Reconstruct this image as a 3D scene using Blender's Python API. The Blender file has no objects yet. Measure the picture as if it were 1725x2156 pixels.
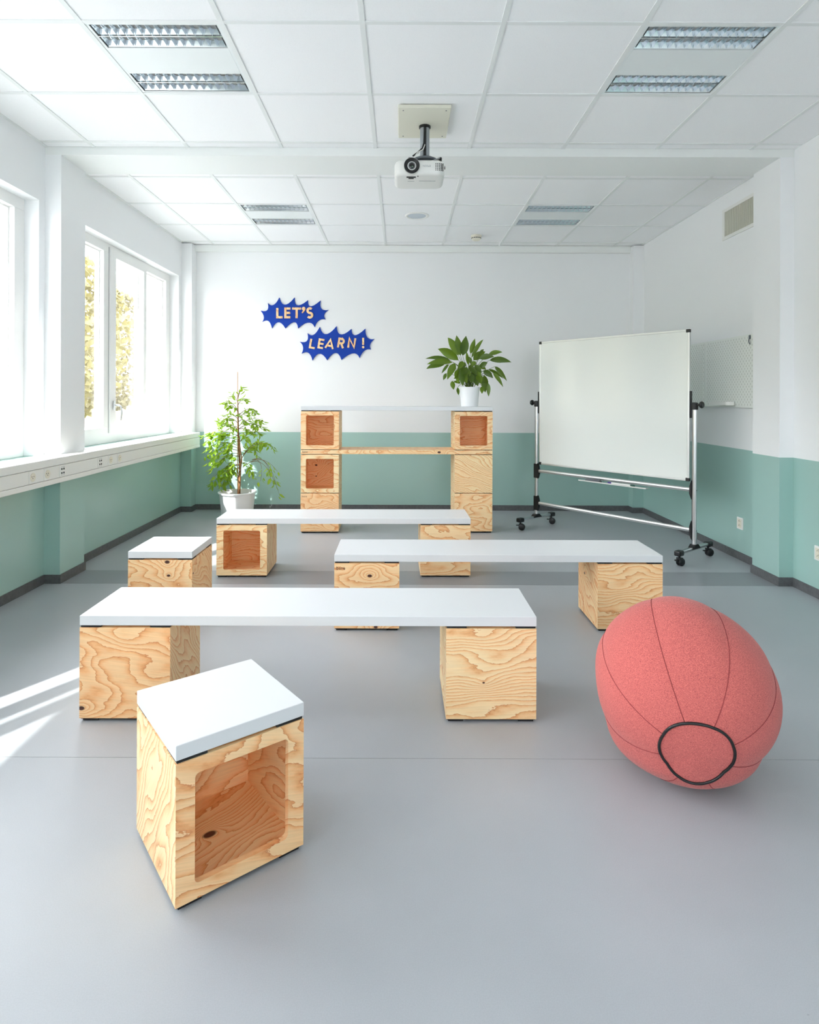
import bpy, bmesh, math, random
from mathutils import Vector, Matrix

random.seed(7)
scene = bpy.context.scene
col = scene.collection
PI = math.pi

# ------------------------------------------------------------------ camera
F_PX, CX, CY, CAM_H, ROLL = 1274.7, 845.0, 834.6, 1.2937, 0.0037
cam_d = bpy.data.cameras.new('camera')
cam = bpy.data.objects.new('camera', cam_d)
col.objects.link(cam)
cam.matrix_world = Matrix.Translation((0, 0, CAM_H)) @ Matrix.Rotation(PI / 2, 4, 'X') @ Matrix.Rotation(ROLL, 4, 'Z')
cam_d.sensor_fit = 'HORIZONTAL'
cam_d.sensor_width = 36.0
cam_d.lens = F_PX / 1725 * 36.0
cam_d.shift_x = (862.5 - CX) / 1725
cam_d.shift_y = (CY - 1078.0) / 1725
cam_d.clip_start = 0.05
cam_d.clip_end = 300
scene.camera = cam

# ------------------------------------------------------------------ world, sun, exposure
world = bpy.data.worlds.new('sky')
scene.world = world
world.use_nodes = True
bg = world.node_tree.nodes['Background']
bg.inputs[0].default_value = (0.915, 0.915, 0.965, 1)
bg.inputs[1].default_value = 3.15
SUN_DIR = Vector((0.627, 1.0, -1.147)).normalized()
sun_d = bpy.data.lights.new('sun', 'SUN')
sun_d.energy = 3.2
sun_d.color = (1.0, 0.96, 0.93)
sun_d.angle = 0.0093
sun = bpy.data.objects.new('sun', sun_d)
col.objects.link(sun)
sun.rotation_euler = SUN_DIR.to_track_quat('-Z', 'Y').to_euler()
sun.location = (-12, -10, 14)
scene.view_settings.view_transform = 'Standard'
scene.view_settings.look = 'None'
scene.view_settings.gamma = 1.0
scene.view_settings.use_curve_mapping = False
scene.view_settings.exposure = 2.14
cy = scene.cycles
cy.max_bounces = 14
cy.diffuse_bounces = 10
cy.glossy_bounces = 4
cy.transmission_bounces = 6
cy.transparent_max_bounces = 16
cy.sample_clamp_indirect = 12.0
cy.caustics_reflective = False
cy.caustics_refractive = False
cy.use_denoising = True

# ------------------------------------------------------------------ helpers
def lin(r, g, b):
    f = lambda c: (c / 255 / 12.92) if c / 255 <= 0.04045 else ((c / 255 + 0.055) / 1.055) ** 2.4
    return (f(r), f(g), f(b), 1)


class MB:
    """collects vertices and faces of ONE mesh"""
    def __init__(s):
        s.v = []
        s.f = []
        s.uv = None

    def add(s, verts, faces):
        o = len(s.v)
        s.v += [tuple(p) for p in verts]
        s.f += [tuple(i + o for i in f) for f in faces]
        return s

    def box(s, x0, x1, y0, y1, z0, z1, m=None):
        vs = [Vector((x, y, z)) for z in (z0, z1) for y in (y0, y1) for x in (x0, x1)]
        if m:
            vs = [m @ p for p in vs]
        return s.add(vs, [(0, 2, 3, 1), (4, 5, 7, 6), (0, 1, 5, 4), (2, 6, 7, 3), (0, 4, 6, 2), (1, 3, 7, 5)])

    def prism(s, pts, z0, z1, m=None):
        """polygon pts (x,y) counter-clockwise extruded z0..z1, m maps the result"""
        n = len(pts)
        vs = [Vector((x, y, z0)) for x, y in pts] + [Vector((x, y, z1)) for x, y in pts]
        if m:
            vs = [m @ p for p in vs]
        return s.add(vs, [tuple(range(n - 1, -1, -1)), tuple(range(n, 2 * n))] + [(i, (i + 1) % n, (i + 1) % n + n, i + n) for i in range(n)])

    def tube(s, path, rad, n=8, caps=True, squash=1.0):
        """round bar along points; rad number or list"""
        P = [Vector(p) for p in path]
        R = rad if isinstance(rad, (list, tuple)) else [rad] * len(P)
        rings = []
        up = None
        for i, p in enumerate(P):
            d = (P[min(i + 1, len(P) - 1)] - P[max(i - 1, 0)]).normalized()
            if up is None:
                up = Vector((0, 0, 1)) if abs(d.z) < 0.9 else Vector((1, 0, 0))
            a = d.cross(up).normalized()
            b = a.cross(d).normalized()
            up = b
            rings.append([p + (a * math.cos(2 * PI * k / n) + b * math.sin(2 * PI * k / n) * squash) * R[i] for k in range(n)])
        vs = [q for r in rings for q in r]
        fs = []
        for i in range(len(P) - 1):
            for k in range(n):
                fs.append((i * n + k, i * n + (k + 1) % n, (i + 1) * n + (k + 1) % n, (i + 1) * n + k))
        if caps:
            fs.append(tuple(range(n - 1, -1, -1)))
            fs.append(tuple(range((len(P) - 1) * n, len(P) * n)))
        return s.add(vs, fs)

    def lathe(s, prof, n=32, m=None, closed=False):
        """profile (r,z) list revolved about z"""
        vs = []
        for r, z in prof:
            for k in range(n):
                a = 2 * PI * k / n
                vs.append(Vector((r * math.cos(a), r * math.sin(a), z)))
        if m:
            vs = [m @ p for p in vs]
        fs = []
        L = len(prof)
        for i in range(L if closed else L - 1):
            j = (i + 1) % L
            for k in range(n):
                fs.append((i * n + k, i * n + (k + 1) % n, j * n + (k + 1) % n, j * n + k))
        if not closed:
            if prof[0][0] > 1e-5:
                fs.append(tuple(range(n - 1, -1, -1)))
            if prof[-1][0] > 1e-5:
                fs.append(tuple(range((L - 1) * n, L * n)))
        return s.add(vs, fs)

    def mesh(s, name, bevel=0, seg=2, smooth=False, auto=None):
        me = bpy.data.meshes.new(name)
        me.from_pydata(s.v, [], s.f)
        bm = bmesh.new()
        bm.from_mesh(me)
        bmesh.ops.recalc_face_normals(bm, faces=bm.faces)
        if bevel:
            bmesh.ops.bevel(bm, geom=[e for e in bm.edges if e.is_manifold and e.calc_face_angle(0) > 0.5], offset=bevel, segments=seg, profile=0.5, affect='EDGES', clamp_overlap=True)
        if smooth:
            for f in bm.faces:
                f.smooth = True
            if auto:
                for e in bm.edges:
                    if len(e.link_faces) == 2 and e.calc_face_angle(0) > auto:
                        e.smooth = False
        bm.to_mesh(me)
        bm.free()
        me.update()
        return me

    def build(s, name, mt, parent=None, bevel=0, seg=2, smooth=False, auto=0.7, loc=None, rz=0):
        return obj(name, s.mesh(name, bevel, seg, smooth, auto), mt, parent, loc, rz)


def obj(name, me, mt=None, parent=None, loc=None, rz=0):
    o = bpy.data.objects.new(name, me)
    col.objects.link(o)
    if mt is not None and me is not None and not me.materials:
        me.materials.append(mt)
    if parent is not None:
        o.parent = parent
    if loc is not None:
        o.location = loc
    if rz:
        o.rotation_euler = (0, 0, rz)
    return o


def tag(o, label, cat, group=None):
    o['label'] = label
    o['category'] = cat
    if group:
        o['group'] = group
    return o


def thing(name, label, cat, loc=(0, 0, 0), rz=0, group=None):
    o = obj(name, None, None, None, loc, rz)
    o.empty_display_size = 0.1
    return tag(o, label, cat, group)


def struct(o):
    o['kind'] = 'structure'
    return o


def dup(o, parent, mat=None, name=None):
    c = o.copy()
    col.objects.link(c)
    c.parent = parent
    if mat is not None:
        c.matrix_local = mat
    return c


def on_x(x):      # map prism (a,b,h) -> plane x: a along y, b along z
    return Matrix(((0, 0, 1, x), (1, 0, 0, 0), (0, 1, 0, 0), (0, 0, 0, 1)))


def on_y(y):      # prism (a,b,h) -> a along x, b along z, extruded along y
    return Matrix(((1, 0, 0, 0), (0, 0, 1, y), (0, 1, 0, 0), (0, 0, 0, 1)))


# ------------------------------------------------------------------ materials
def mat(name, c, rough=0.6, metal=0.0, spec=0.5, **kw):
    m = bpy.data.materials.new(name)
    m.use_nodes = True
    b = m.node_tree.nodes['Principled BSDF']
    b.inputs['Base Color'].default_value = c if len(c) == 4 else (*c, 1)
    b.inputs['Roughness'].default_value = rough
    b.inputs['Metallic'].default_value = metal
    b.inputs['Specular IOR Level'].default_value = spec
    return m


def nodes(m):
    return m.node_tree.nodes, m.node_tree.links, m.node_tree.nodes['Principled BSDF']


def N(ns, t, **kw):
    n = ns.new(t)
    for k, v in kw.items():
        setattr(n, k, v)
    return n


def math_node(ns, ls, op, a, b=None, c=None):
    n = ns.new('ShaderNodeMath')
    n.operation = op
    for i, x in enumerate((a, b, c)):
        if x is None:
            continue
        if isinstance(x, (int, float)):
            n.inputs[i].default_value = x
        else:
            ls.new(x, n.inputs[i])
    return n.outputs[0]


def speckle(m, c1, c2, scale, bump=0.0, detail=3.0, dist=0.002, lo=0.35, hi=0.65, coord='Object'):
    """fine colour grain plus optional fine relief"""
    ns, ls, b = nodes(m)
    tc = N(ns, 'ShaderNodeTexCoord')
    nz = N(ns, 'ShaderNodeTexNoise')
    nz.inputs['Scale'].default_value = scale
    nz.inputs['Detail'].default_value = detail
    ls.new(tc.outputs[coord], nz.inputs['Vector'])
    rp = N(ns, 'ShaderNodeValToRGB')
    rp.color_ramp.elements[0].position = lo
    rp.color_ramp.elements[0].color = c1
    rp.color_ramp.elements[1].position = hi
    rp.color_ramp.elements[1].color = c2
    ls.new(nz.outputs['Fac'], rp.inputs['Fac'])
    ls.new(rp.outputs['Color'], b.inputs['Base Color'])
    if bump:
        bp = N(ns, 'ShaderNodeBump')
        bp.inputs['Strength'].default_value = bump
        bp.inputs['Distance'].default_value = dist
        ls.new(nz.outputs['Fac'], bp.inputs['Height'])
        ls.new(bp.outputs['Normal'], b.inputs['Normal'])
    return m


M = {}
M['white_lam'] = mat('white_laminate', lin(219, 221, 223), 0.34)
M['black'] = mat('black_rubber', lin(24, 25, 28), 0.6)
M['black_plastic'] = mat('black_plastic', lin(20, 21, 23), 0.42)
M['alu'] = mat('brushed_aluminium', lin(205, 208, 210), 0.3, 1.0)
M['alu_dull'] = mat('anodised_aluminium', lin(214, 216, 214), 0.42, 0.85)
M['mirror_alu'] = mat('louvre_aluminium', lin(226, 232, 236), 0.16, 1.0)
M['dark_metal'] = mat('grey_metal', lin(110, 116, 122), 0.35, 0.8)
M['pole_grey'] = mat('pole_grey', lin(158, 163, 168), 0.4, 0.35)
M['white_plastic'] = mat('white_plastic', lin(232, 232, 228), 0.4)
M['cream_plastic'] = mat('cream_plastic', lin(226, 221, 204), 0.45)
M['frame_white'] = mat('window_frame_white', lin(240, 240, 238), 0.4)
M['ceil_metal'] = mat('ceiling_grid_white', lin(232, 234, 233), 0.5)
M['light_panel'] = mat('light_panel_white', lin(232, 236, 236), 0.45)
M['pot_white'] = mat('pot_white', lin(236, 238, 240), 0.38)
M['board_white'] = mat('whiteboard_enamel', lin(228, 231, 226), 0.14, spec=0.6)
M['blue'] = mat('sign_blue', lin(0, 58, 164), 0.6, spec=0.3)
M['text_dark'] = mat('burnt_print', lin(46, 30, 24), 0.7)
M['text_red'] = mat('red_print', lin(150, 82, 62), 0.7)
M['text_grey'] = mat('grey_print', lin(165, 168, 170), 0.6)
M['purple'] = mat('purple_cap', lin(76, 52, 140), 0.4)
M['green_cap'] = mat('green_cap', lin(18, 72, 58), 0.4)
M['felt'] = mat('grey_felt', lin(104, 108, 112), 0.9)
M['soil'] = speckle(mat('soil', lin(70, 52, 40), 0.95), lin(48, 36, 28), lin(96, 74, 56), 90, 0.6)
M['lens'] = mat('lens_glass', lin(12, 14, 18), 0.06, spec=0.8)
M['lens_green'] = mat('lens_coating', lin(60, 120, 70), 0.1, spec=0.9)
M['slot'] = mat('dark_slot', lin(52, 54, 52), 0.8)
M['peg_slot'] = mat('peg_hole', lin(188, 191, 183), 0.8)
M['peg_white'] = mat('pegboard_white', lin(234, 237, 232), 0.5)
M['slat'] = mat('vent_slat', lin(206, 204, 190), 0.5)
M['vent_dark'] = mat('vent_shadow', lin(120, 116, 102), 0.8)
M['bark'] = speckle(mat('bark', lin(142, 100, 66), 0.85), lin(112, 76, 50), lin(168, 124, 84), 60, 0.4)
M['twig'] = mat('twig', lin(110, 92, 62), 0.8)
M['cane'] = mat('bamboo_cane', lin(176, 134, 88), 0.7)
M['base'] = speckle(mat('baseboard_grey', lin(92, 94, 96), 0.45), lin(86, 88, 90), lin(98, 100, 102), 40)
M['plywood_plate'] = mat('mount_plate', lin(226, 224, 208), 0.6)

# ceiling tile: mineral fibre with pin holes
M['tile'] = speckle(mat('ceiling_tile', lin(236, 238, 237), 0.9), lin(234, 235, 236), lin(247, 247, 248), 260, 0.25, 2.0, 0.001, 0.28, 0.42)
# painted walls: white above, mint green below
def wall_paint(name, z=0.883):
    m = mat(name, lin(236, 237, 235), 0.55)
    ns, ls, b = nodes(m)
    g = N(ns, 'ShaderNodeNewGeometry')
    sx = N(ns, 'ShaderNodeSeparateXYZ')
    ls.new(g.outputs['Position'], sx.inputs[0])
    lt = math_node(ns, ls, 'LESS_THAN', sx.outputs['Z'], z)
    mx = N(ns, 'ShaderNodeMix', data_type='RGBA')
    ls.new(lt, mx.inputs['Factor'])
    mx.inputs['A'].default_value = lin(240, 241, 242)
    mx.inputs['B'].default_value = lin(160, 195, 188)
    ls.new(mx.outputs['Result'], b.inputs['Base Color'])
    rr = math_node(ns, ls, 'MULTIPLY_ADD', lt, -0.3, 0.6)
    ls.new(rr, b.inputs['Roughness'])
    sl_ = math_node(ns, ls, 'MULTIPLY_ADD', lt, 0.4, 0.5)
    ls.new(sl_, b.inputs['Specular IOR Level'])
    nz = N(ns, 'ShaderNodeTexNoise')
    nz.inputs['Scale'].default_value = 190
    nz.inputs['Detail'].default_value = 2
    ls.new(g.outputs['Position'], nz.inputs['Vector'])
    bp = N(ns, 'ShaderNodeBump')
    bp.inputs['Strength'].default_value = 0.12
    bp.inputs['Distance'].default_value = 0.002
    ls.new(nz.outputs['Fac'], bp.inputs['Height'])
    ls.new(bp.outputs['Normal'], b.inputs['Normal'])
    return m
M['wall'] = wall_paint('wall_paint')
M['plaster'] = mat('white_plaster', lin(236, 238, 236), 0.65)
M['facade'] = mat('facade', lin(200, 198, 192), 0.8)

# vinyl floor
def vinyl(name, c1, c2):
    m = mat(name, c1, 0.4)
    ns, ls, b = nodes(m)
    g = N(ns, 'ShaderNodeNewGeometry')
    n1 = N(ns, 'ShaderNodeTexNoise'); n1.inputs['Scale'].default_value = 330; n1.inputs['Detail'].default_value = 2
    n2 = N(ns, 'ShaderNodeTexNoise'); n2.inputs['Scale'].default_value = 2.2; n2.inputs['Detail'].default_value = 4
    ls.new(g.outputs['Position'], n1.inputs['Vector'])
    ls.new(g.outputs['Position'], n2.inputs['Vector'])
    f = math_node(ns, ls, 'MULTIPLY_ADD', n2.outputs['Fac'], 0.5, 0.0)
    f = math_node(ns, ls, 'MULTIPLY_ADD', n1.outputs['Fac'], 0.5, f)
    mx = N(ns, 'ShaderNodeMix', data_type='RGBA')
    rp = N(ns, 'ShaderNodeMapRange')
    rp.inputs['From Min'].default_value = 0.3
    rp.inputs['From Max'].default_value = 0.7
    ls.new(f, rp.inputs['Value'])
    ls.new(rp.outputs['Result'], mx.inputs['Factor'])
    mx.inputs['A'].default_value = c1
    mx.inputs['B'].default_value = c2
    # scattered scuffs with a shape of their own
    n3 = N(ns, 'ShaderNodeTexVoronoi'); n3.inputs['Scale'].default_value = 2.6
    mp = N(ns, 'ShaderNodeMapping'); mp.inputs['Rotation'].default_value = (0, 0, 0.7); mp.inputs['Scale'].default_value = (1, 2.4, 1)
    ls.new(g.outputs['Position'], mp.inputs['Vector'])
    ls.new(mp.outputs['Vector'], n3.inputs['Vector'])
    sp = math_node(ns, ls, 'LESS_THAN', n3.outputs['Distance'], 0.012)
    mx2 = N(ns, 'ShaderNodeMix', data_type='RGBA')
    k = math_node(ns, ls, 'MULTIPLY', sp, 0.35)
    ls.new(k, mx2.inputs['Factor'])
    ls.new(mx.outputs['Result'], mx2.inputs['A'])
    mx2.inputs['B'].default_value = lin(90, 88, 84)
    ls.new(mx2.outputs['Result'], b.inputs['Base Color'])
    rr = math_node(ns, ls, 'MULTIPLY_ADD', n2.outputs['Fac'], 0.16, 0.3)
    ls.new(rr, b.inputs['Roughness'])
    return m
M['vinyl'] = vinyl('vinyl_floor', lin(162, 166, 171), lin(174, 178, 183))
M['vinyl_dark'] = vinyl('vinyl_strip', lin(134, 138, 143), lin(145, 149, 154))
M['seam'] = mat('floor_seam', lin(120, 124, 128), 0.6)


def wood_material():
    """rotary-cut pine: contour lines of a stretched noise field; per-panel seed / tone / grain / knots from object properties"""
    m = mat('pine_plywood', lin(226, 190, 145), 0.5)
    ns, ls, b = nodes(m)
    uv = N(ns, 'ShaderNodeUVMap')
    def attr(nm):
        a = N(ns, 'ShaderNodeAttribute', attribute_type='OBJECT', attribute_name=nm)
        return a
    seed = attr('seed').outputs['Fac']
    tone = attr('tone').outputs['Fac']
    turn = attr('turn').outputs['Fac']
    vr = N(ns, 'ShaderNodeVectorRotate', rotation_type='Z_AXIS')
    ls.new(uv.outputs['UV'], vr.inputs['Vector'])
    ls.new(turn, vr.inputs['Angle'])
    off = N(ns, 'ShaderNodeCombineXYZ')
    s1 = math_node(ns, ls, 'MULTIPLY', seed, 3.71)
    s2 = math_node(ns, ls, 'MULTIPLY', seed, 1.93)
    ls.new(s1, off.inputs['X']); ls.new(s2, off.inputs['Y']); ls.new(seed, off.inputs['Z'])
    ad = N(ns, 'ShaderNodeVectorMath', operation='ADD')
    ls.new(vr.outputs['Vector'], ad.inputs[0]); ls.new(off.outputs[0], ad.inputs[1])
    def noise(scale, sx, sy, detail, rough=0.5):
        mp = N(ns, 'ShaderNodeMapping')
        mp.inputs['Scale'].default_value = (sx, sy, 1)
        ls.new(ad.outputs[0], mp.inputs['Vector'])
        n = N(ns, 'ShaderNodeTexNoise')
        n.inputs['Scale'].default_value = scale
        n.inputs['Detail'].default_value = detail
        n.inputs['Roughness'].default_value = rough
        ls.new(mp.outputs['Vector'], n.inputs['Vector'])
        return n.outputs['Fac']
    nA = noise(1.0, 3.0, 7.0, 1.2)
    nB = noise(1.0, 22, 55, 3.0, 0.6)
    nC = noise(1.0, 7, 260, 2.0)
    nD = noise(1.0, 2.0, 4.0, 2.0)
    F = math_node(ns, ls, 'MULTIPLY', nA, 11.0)
    sxyz = N(ns, 'ShaderNodeSeparateXYZ'); ls.new(vr.outputs['Vector'], sxyz.inputs[0])
    F = math_node(ns, ls, 'MULTIPLY_ADD', sxyz.outputs['Y'], math_node(ns, ls, 'MULTIPLY_ADD', attr('fine').outputs['Fac'], 55.0, 8.0), F)
    F = math_node(ns, ls, 'MULTIPLY_ADD', nB, 0.75, F)
    dark = None
    for kn in ('knot', 'knot_b'):
        a = attr(kn)
        sp = N(ns, 'ShaderNodeSeparateXYZ'); ls.new(a.outputs['Vector'], sp.inputs[0])
        kc = N(ns, 'ShaderNodeCombineXYZ'); ls.new(sp.outputs['X'], kc.inputs['X']); ls.new(sp.outputs['Y'], kc.inputs['Y'])
        df = N(ns, 'ShaderNodeVectorMath', operation='SUBTRACT'); ls.new(uv.outputs['UV'], df.inputs[0]); ls.new(kc.outputs[0], df.inputs[1])
        sc = N(ns, 'ShaderNodeVectorMath', operation='MULTIPLY'); ls.new(df.outputs[0], sc.inputs[0]); sc.inputs[1].default_value = (0.8, 1.25, 1)
        ln = N(ns, 'ShaderNodeVectorMath', operation='LENGTH'); ls.new(sc.outputs[0], ln.inputs[0])
        d = ln.outputs['Value']
        on = math_node(ns, ls, 'GREATER_THAN', sp.outputs['Z'], 0.0005)
        # rings around the knot
        e = math_node(ns, ls, 'MULTIPLY', d, -26.0)
        e = math_node(ns, ls, 'EXPONENT', e)
        e = math_node(ns, ls, 'MULTIPLY', e, on)
        F = math_node(ns, ls, 'MULTIPLY_ADD', e, math_node(ns, ls, 'MULTIPLY', sp.outputs['Z'], 550.0), F)
        # the knot itself
        q = math_node(ns, ls, 'DIVIDE', d, math_node(ns, ls, 'MAXIMUM', sp.outputs['Z'], 0.001))
        mr = N(ns, 'ShaderNodeMapRange'); mr.inputs['From Min'].default_value = 1.25; mr.inputs['From Max'].default_value = 0.8
        ls.new(q, mr.inputs['Value'])
        k = math_node(ns, ls, 'MULTIPLY', mr.outputs['Result'], on)
        dark = k if dark is None else math_node(ns, ls, 'MAXIMUM', dark, k)
    saw = math_node(ns, ls, 'FRACT', F)
    rp = N(ns, 'ShaderNodeValToRGB')
    cr = rp.color_ramp
    cr.elements[0].position = 0.0; cr.elements[0].color = lin(252, 229, 192)
    cr.elements[1].position = 1.0; cr.elements[1].color = lin(252, 229, 192)
    for p, c in ((0.45, lin(250, 221, 180)), (0.75, lin(246, 203, 156)), (0.92, lin(234, 176, 126)), (0.97, lin(214, 148, 100))):
        e = cr.elements.new(p); e.color = c
    ls.new(saw, rp.inputs['Fac'])
    # broad tone: pale cream <-> reddish orange
    tn = math_node(ns, ls, 'MULTIPLY_ADD', nD, 1.1, -0.55)
    tn = math_node(ns, ls, 'ADD', tn, tone)
    mr = N(ns, 'ShaderNodeMapRange'); mr.inputs['From Min'].default_value = 0.0; mr.inputs['From Max'].default_value = 1.0
    ls.new(tn, mr.inputs['Value'])
    mt_ = N(ns, 'ShaderNodeMix', data_type='RGBA', blend_type='MULTIPLY')
    mt_.inputs['Factor'].default_value = 1.0
    tint = N(ns, 'ShaderNodeValToRGB')
    tint.color_ramp.elements[0].color = (0.98, 1.0, 0.9, 1)
    tint.color_ramp.elements[1].color = (1.0, 0.82, 0.66, 1)
    ls.new(mr.outputs['Result'], tint.inputs['Fac'])
    ls.new(rp.outputs['Color'], mt_.inputs['A']); ls.new(tint.outputs['Color'], mt_.inputs['B'])
    # fine fibre
    fb = N(ns, 'ShaderNodeMapRange'); fb.inputs['From Min'].default_value = 0.3; fb.inputs['From Max'].default_value = 0.7; fb.inputs['To Min'].default_value = 0.93; fb.inputs['To Max'].default_value = 1.04
    ls.new(nC, fb.inputs['Value'])
    mf = N(ns, 'ShaderNodeMix', data_type='RGBA', blend_type='MULTIPLY'); mf.inputs['Factor'].default_value = 1.0
    ls.new(mt_.outputs['Result'], mf.inputs['A']); ls.new(fb.outputs['Result'], mf.inputs['B'])
    mk = N(ns, 'ShaderNodeMix', data_type='RGBA')
    ls.new(dark, mk.inputs['Factor']); ls.new(mf.outputs['Result'], mk.inputs['A'])
    mk.inputs['B'].default_value = lin(74, 36, 26)
    ls.new(mk.outputs['Result'], b.inputs['Base Color'])
    return m
M['wood'] = wood_material()


def glass_material():
    m = bpy.data.materials.new('window_glass')
    m.use_nodes = True
    ns, ls = m.node_tree.nodes, m.node_tree.links
    ns.clear()
    out = ns.new('ShaderNodeOutputMaterial')
    mx = ns.new('ShaderNodeMixShader')
    tr = ns.new('ShaderNodeBsdfTransparent'); tr.inputs[0].default_value = (0.98, 0.99, 0.985, 1)
    gl = ns.new('ShaderNodeBsdfGlossy'); gl.inputs['Roughness'].default_value = 0.0
    lw = ns.new('ShaderNodeLayerWeight'); lw.inputs['Blend'].default_value = 0.5
    pw = math_node(ns, ls, 'POWER', lw.outputs['Facing'], 5.0)
    fr = math_node(ns, ls, 'MULTIPLY_ADD', pw, 0.6, 0.025)
    ls.new(fr, mx.inputs[0]); ls.new(tr.outputs[0], mx.inputs[1]); ls.new(gl.outputs[0], mx.inputs[2])
    ls.new(mx.outputs[0], out.inputs[0])
    return m
M['glass'] = glass_material()


def leaf_material(name, c1, c2, trans, rough=0.4, tw=0.35):
    m = mat(name, c1, rough)
    ns, ls, b = nodes(m)
    oi = N(ns, 'ShaderNodeObjectInfo')
    tc = N(ns, 'ShaderNodeTexCoord')
    nz = N(ns, 'ShaderNodeTexNoise'); nz.inputs['Scale'].default_value = 9; nz.inputs['Detail'].default_value = 2
    ls.new(tc.outputs['Object'], nz.inputs['Vector'])
    f = math_node(ns, ls, 'MULTIPLY_ADD', nz.outputs['Fac'], 0.5, oi.outputs['Random'])
    f = math_node(ns, ls, 'MULTIPLY', f, 0.7)
    mx = N(ns, 'ShaderNodeMix', data_type='RGBA')
    ls.new(f, mx.inputs['Factor']); mx.inputs['A'].default_value = c1; mx.inputs['B'].default_value = c2
    ls.new(mx.outputs['Result'], b.inputs['Base Color'])
    out = ns['Material Output']
    ms = ns.new('ShaderNodeMixShader'); ms.inputs[0].default_value = tw
    t = ns.new('ShaderNodeBsdfTranslucent'); t.inputs[0].default_value = trans
    ls.new(b.outputs[0], ms.inputs[1]); ls.new(t.outputs[0], ms.inputs[2]); ls.new(ms.outputs[0], out.inputs[0])
    return m
M['lily'] = leaf_material('lily_leaf', lin(38, 66, 22), lin(108, 136, 34), lin(130, 165, 30), 0.35, 0.22)
M['fig'] = leaf_material('fig_leaf', lin(76, 118, 40), lin(158, 190, 68), lin(180, 212, 44), 0.4, 0.4)
M['fig_var'] = M['fig']


def fabric_material():
    m = mat('coral_fabric', lin(206, 98, 98), 0.92, spec=0.25)
    ns, ls, b = nodes(m)
    tc = N(ns, 'ShaderNodeTexCoord')
    n1 = N(ns, 'ShaderNodeTexNoise'); n1.inputs['Scale'].default_value = 300; n1.inputs['Detail'].default_value = 3
    mp = N(ns, 'ShaderNodeMapping'); mp.inputs['Scale'].default_value = (1, 1, 3.5)
    ls.new(tc.outputs['Object'], mp.inputs['Vector']); ls.new(mp.outputs['Vector'], n1.inputs['Vector'])
    rp = N(ns, 'ShaderNodeValToRGB')
    e = rp.color_ramp.elements
    e[0].position = 0.3; e[0].color = lin(150, 72, 72)
    e[1].position = 0.7; e[1].color = lin(224, 126, 118)
    x = e.new(0.5); x.color = lin(201, 102, 97)
    ls.new(n1.outputs['Fac'], rp.inputs['Fac'])
    ls.new(rp.outputs['Color'], b.inputs['Base Color'])
    n2 = N(ns, 'ShaderNodeTexNoise'); n2.inputs['Scale'].default_value = 9; n2.inputs['Detail'].default_value = 2
    ls.new(tc.outputs['Object'], n2.inputs['Vector'])
    hh = math_node(ns, ls, 'MULTIPLY_ADD', n1.outputs['Fac'], 0.08, n2.outputs['Fac'])
    bp = N(ns, 'ShaderNodeBump'); bp.inputs['Strength'].default_value = 0.35; bp.inputs['Distance'].default_value = 0.012
    ls.new(hh, bp.inputs['Height']); ls.new(bp.outputs['Normal'], b.inputs['Normal'])
    b.inputs['Sheen Weight'].default_value = 0.15
    return m
M['fabric'] = fabric_material()
M['seam_thread'] = mat('seam_thread', lin(150, 62, 64), 0.9)

# ------------------------------------------------------------------ room shell
XL, XR, XRN, YB, YF, ZC = -2.452, 2.712, 2.697, 6.888, -3.7, 2.997
XO = -2.83                      # outer face of the window wall
CL, CR = -2.342, 2.602          # faces of the two columns
CY0, CY1 = 4.16, 4.478          # columns / beam / dark floor strip
OPEN = [(4.50, 6.66), (1.93, 4.09), (-0.76, 1.40), (-3.36, -1.20)]
REAR_FILL = [(0.55, 2.15)]   # unseen window added behind the camera, sized and placed for front light
ZS, ZH = 0.88, 2.612            # window opening sill and head

# floor: sheets of vinyl with welded seams
fl = struct(MB().box(XO, XRN + .3, YF - .2, YB + .2, -0.12, -0.004).build('floor', M['seam']))
SX0, SX1 = XL, XR
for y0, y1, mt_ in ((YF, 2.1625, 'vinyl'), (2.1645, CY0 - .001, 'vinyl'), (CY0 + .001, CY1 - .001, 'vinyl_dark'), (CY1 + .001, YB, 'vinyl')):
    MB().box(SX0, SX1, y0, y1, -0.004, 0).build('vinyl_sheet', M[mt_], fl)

# window wall
w = MB()
w.box(XO, XL, YF, YB + .2, -.1, ZS).box(XO, XL, YF, YB + .2, ZH, 3.3)
piers = [(YF, OPEN[3][0]), (OPEN[3][1], OPEN[2][0]), (OPEN[2][1], OPEN[1][0]), (OPEN[1][1], OPEN[0][0]), (OPEN[0][1], YB + .2)]
for a, b_ in piers:
    w.box(XO, XL, a, b_, ZS, ZH)
struct(w.build('wall_left', M['wall']))
struct(MB().box(XL, XR + .2, YB, YB + .2, -.1, 3.3).build('wall_back', M['wall']))
struct(MB().box(XR, XR + .2, CY0 + .1, YB, -.1, 3.3).box(XRN, XR + .2, YF, CY0 + .1, -.1, 3.3).build('wall_right', M['wall']))
rw = MB().box(XO, XR + .2, YF - .3, YF, -.1, ZS).box(XO, XR + .2, YF - .3, YF, ZH, 3.3)
for a, b_ in ((XO, REAR_FILL[0][0]), (REAR_FILL[0][1], XR + .2)):
    rw.box(a, b_, YF - .3, YF, ZS, ZH)
struct(rw.build('wall_rear', M['wall']))
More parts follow.
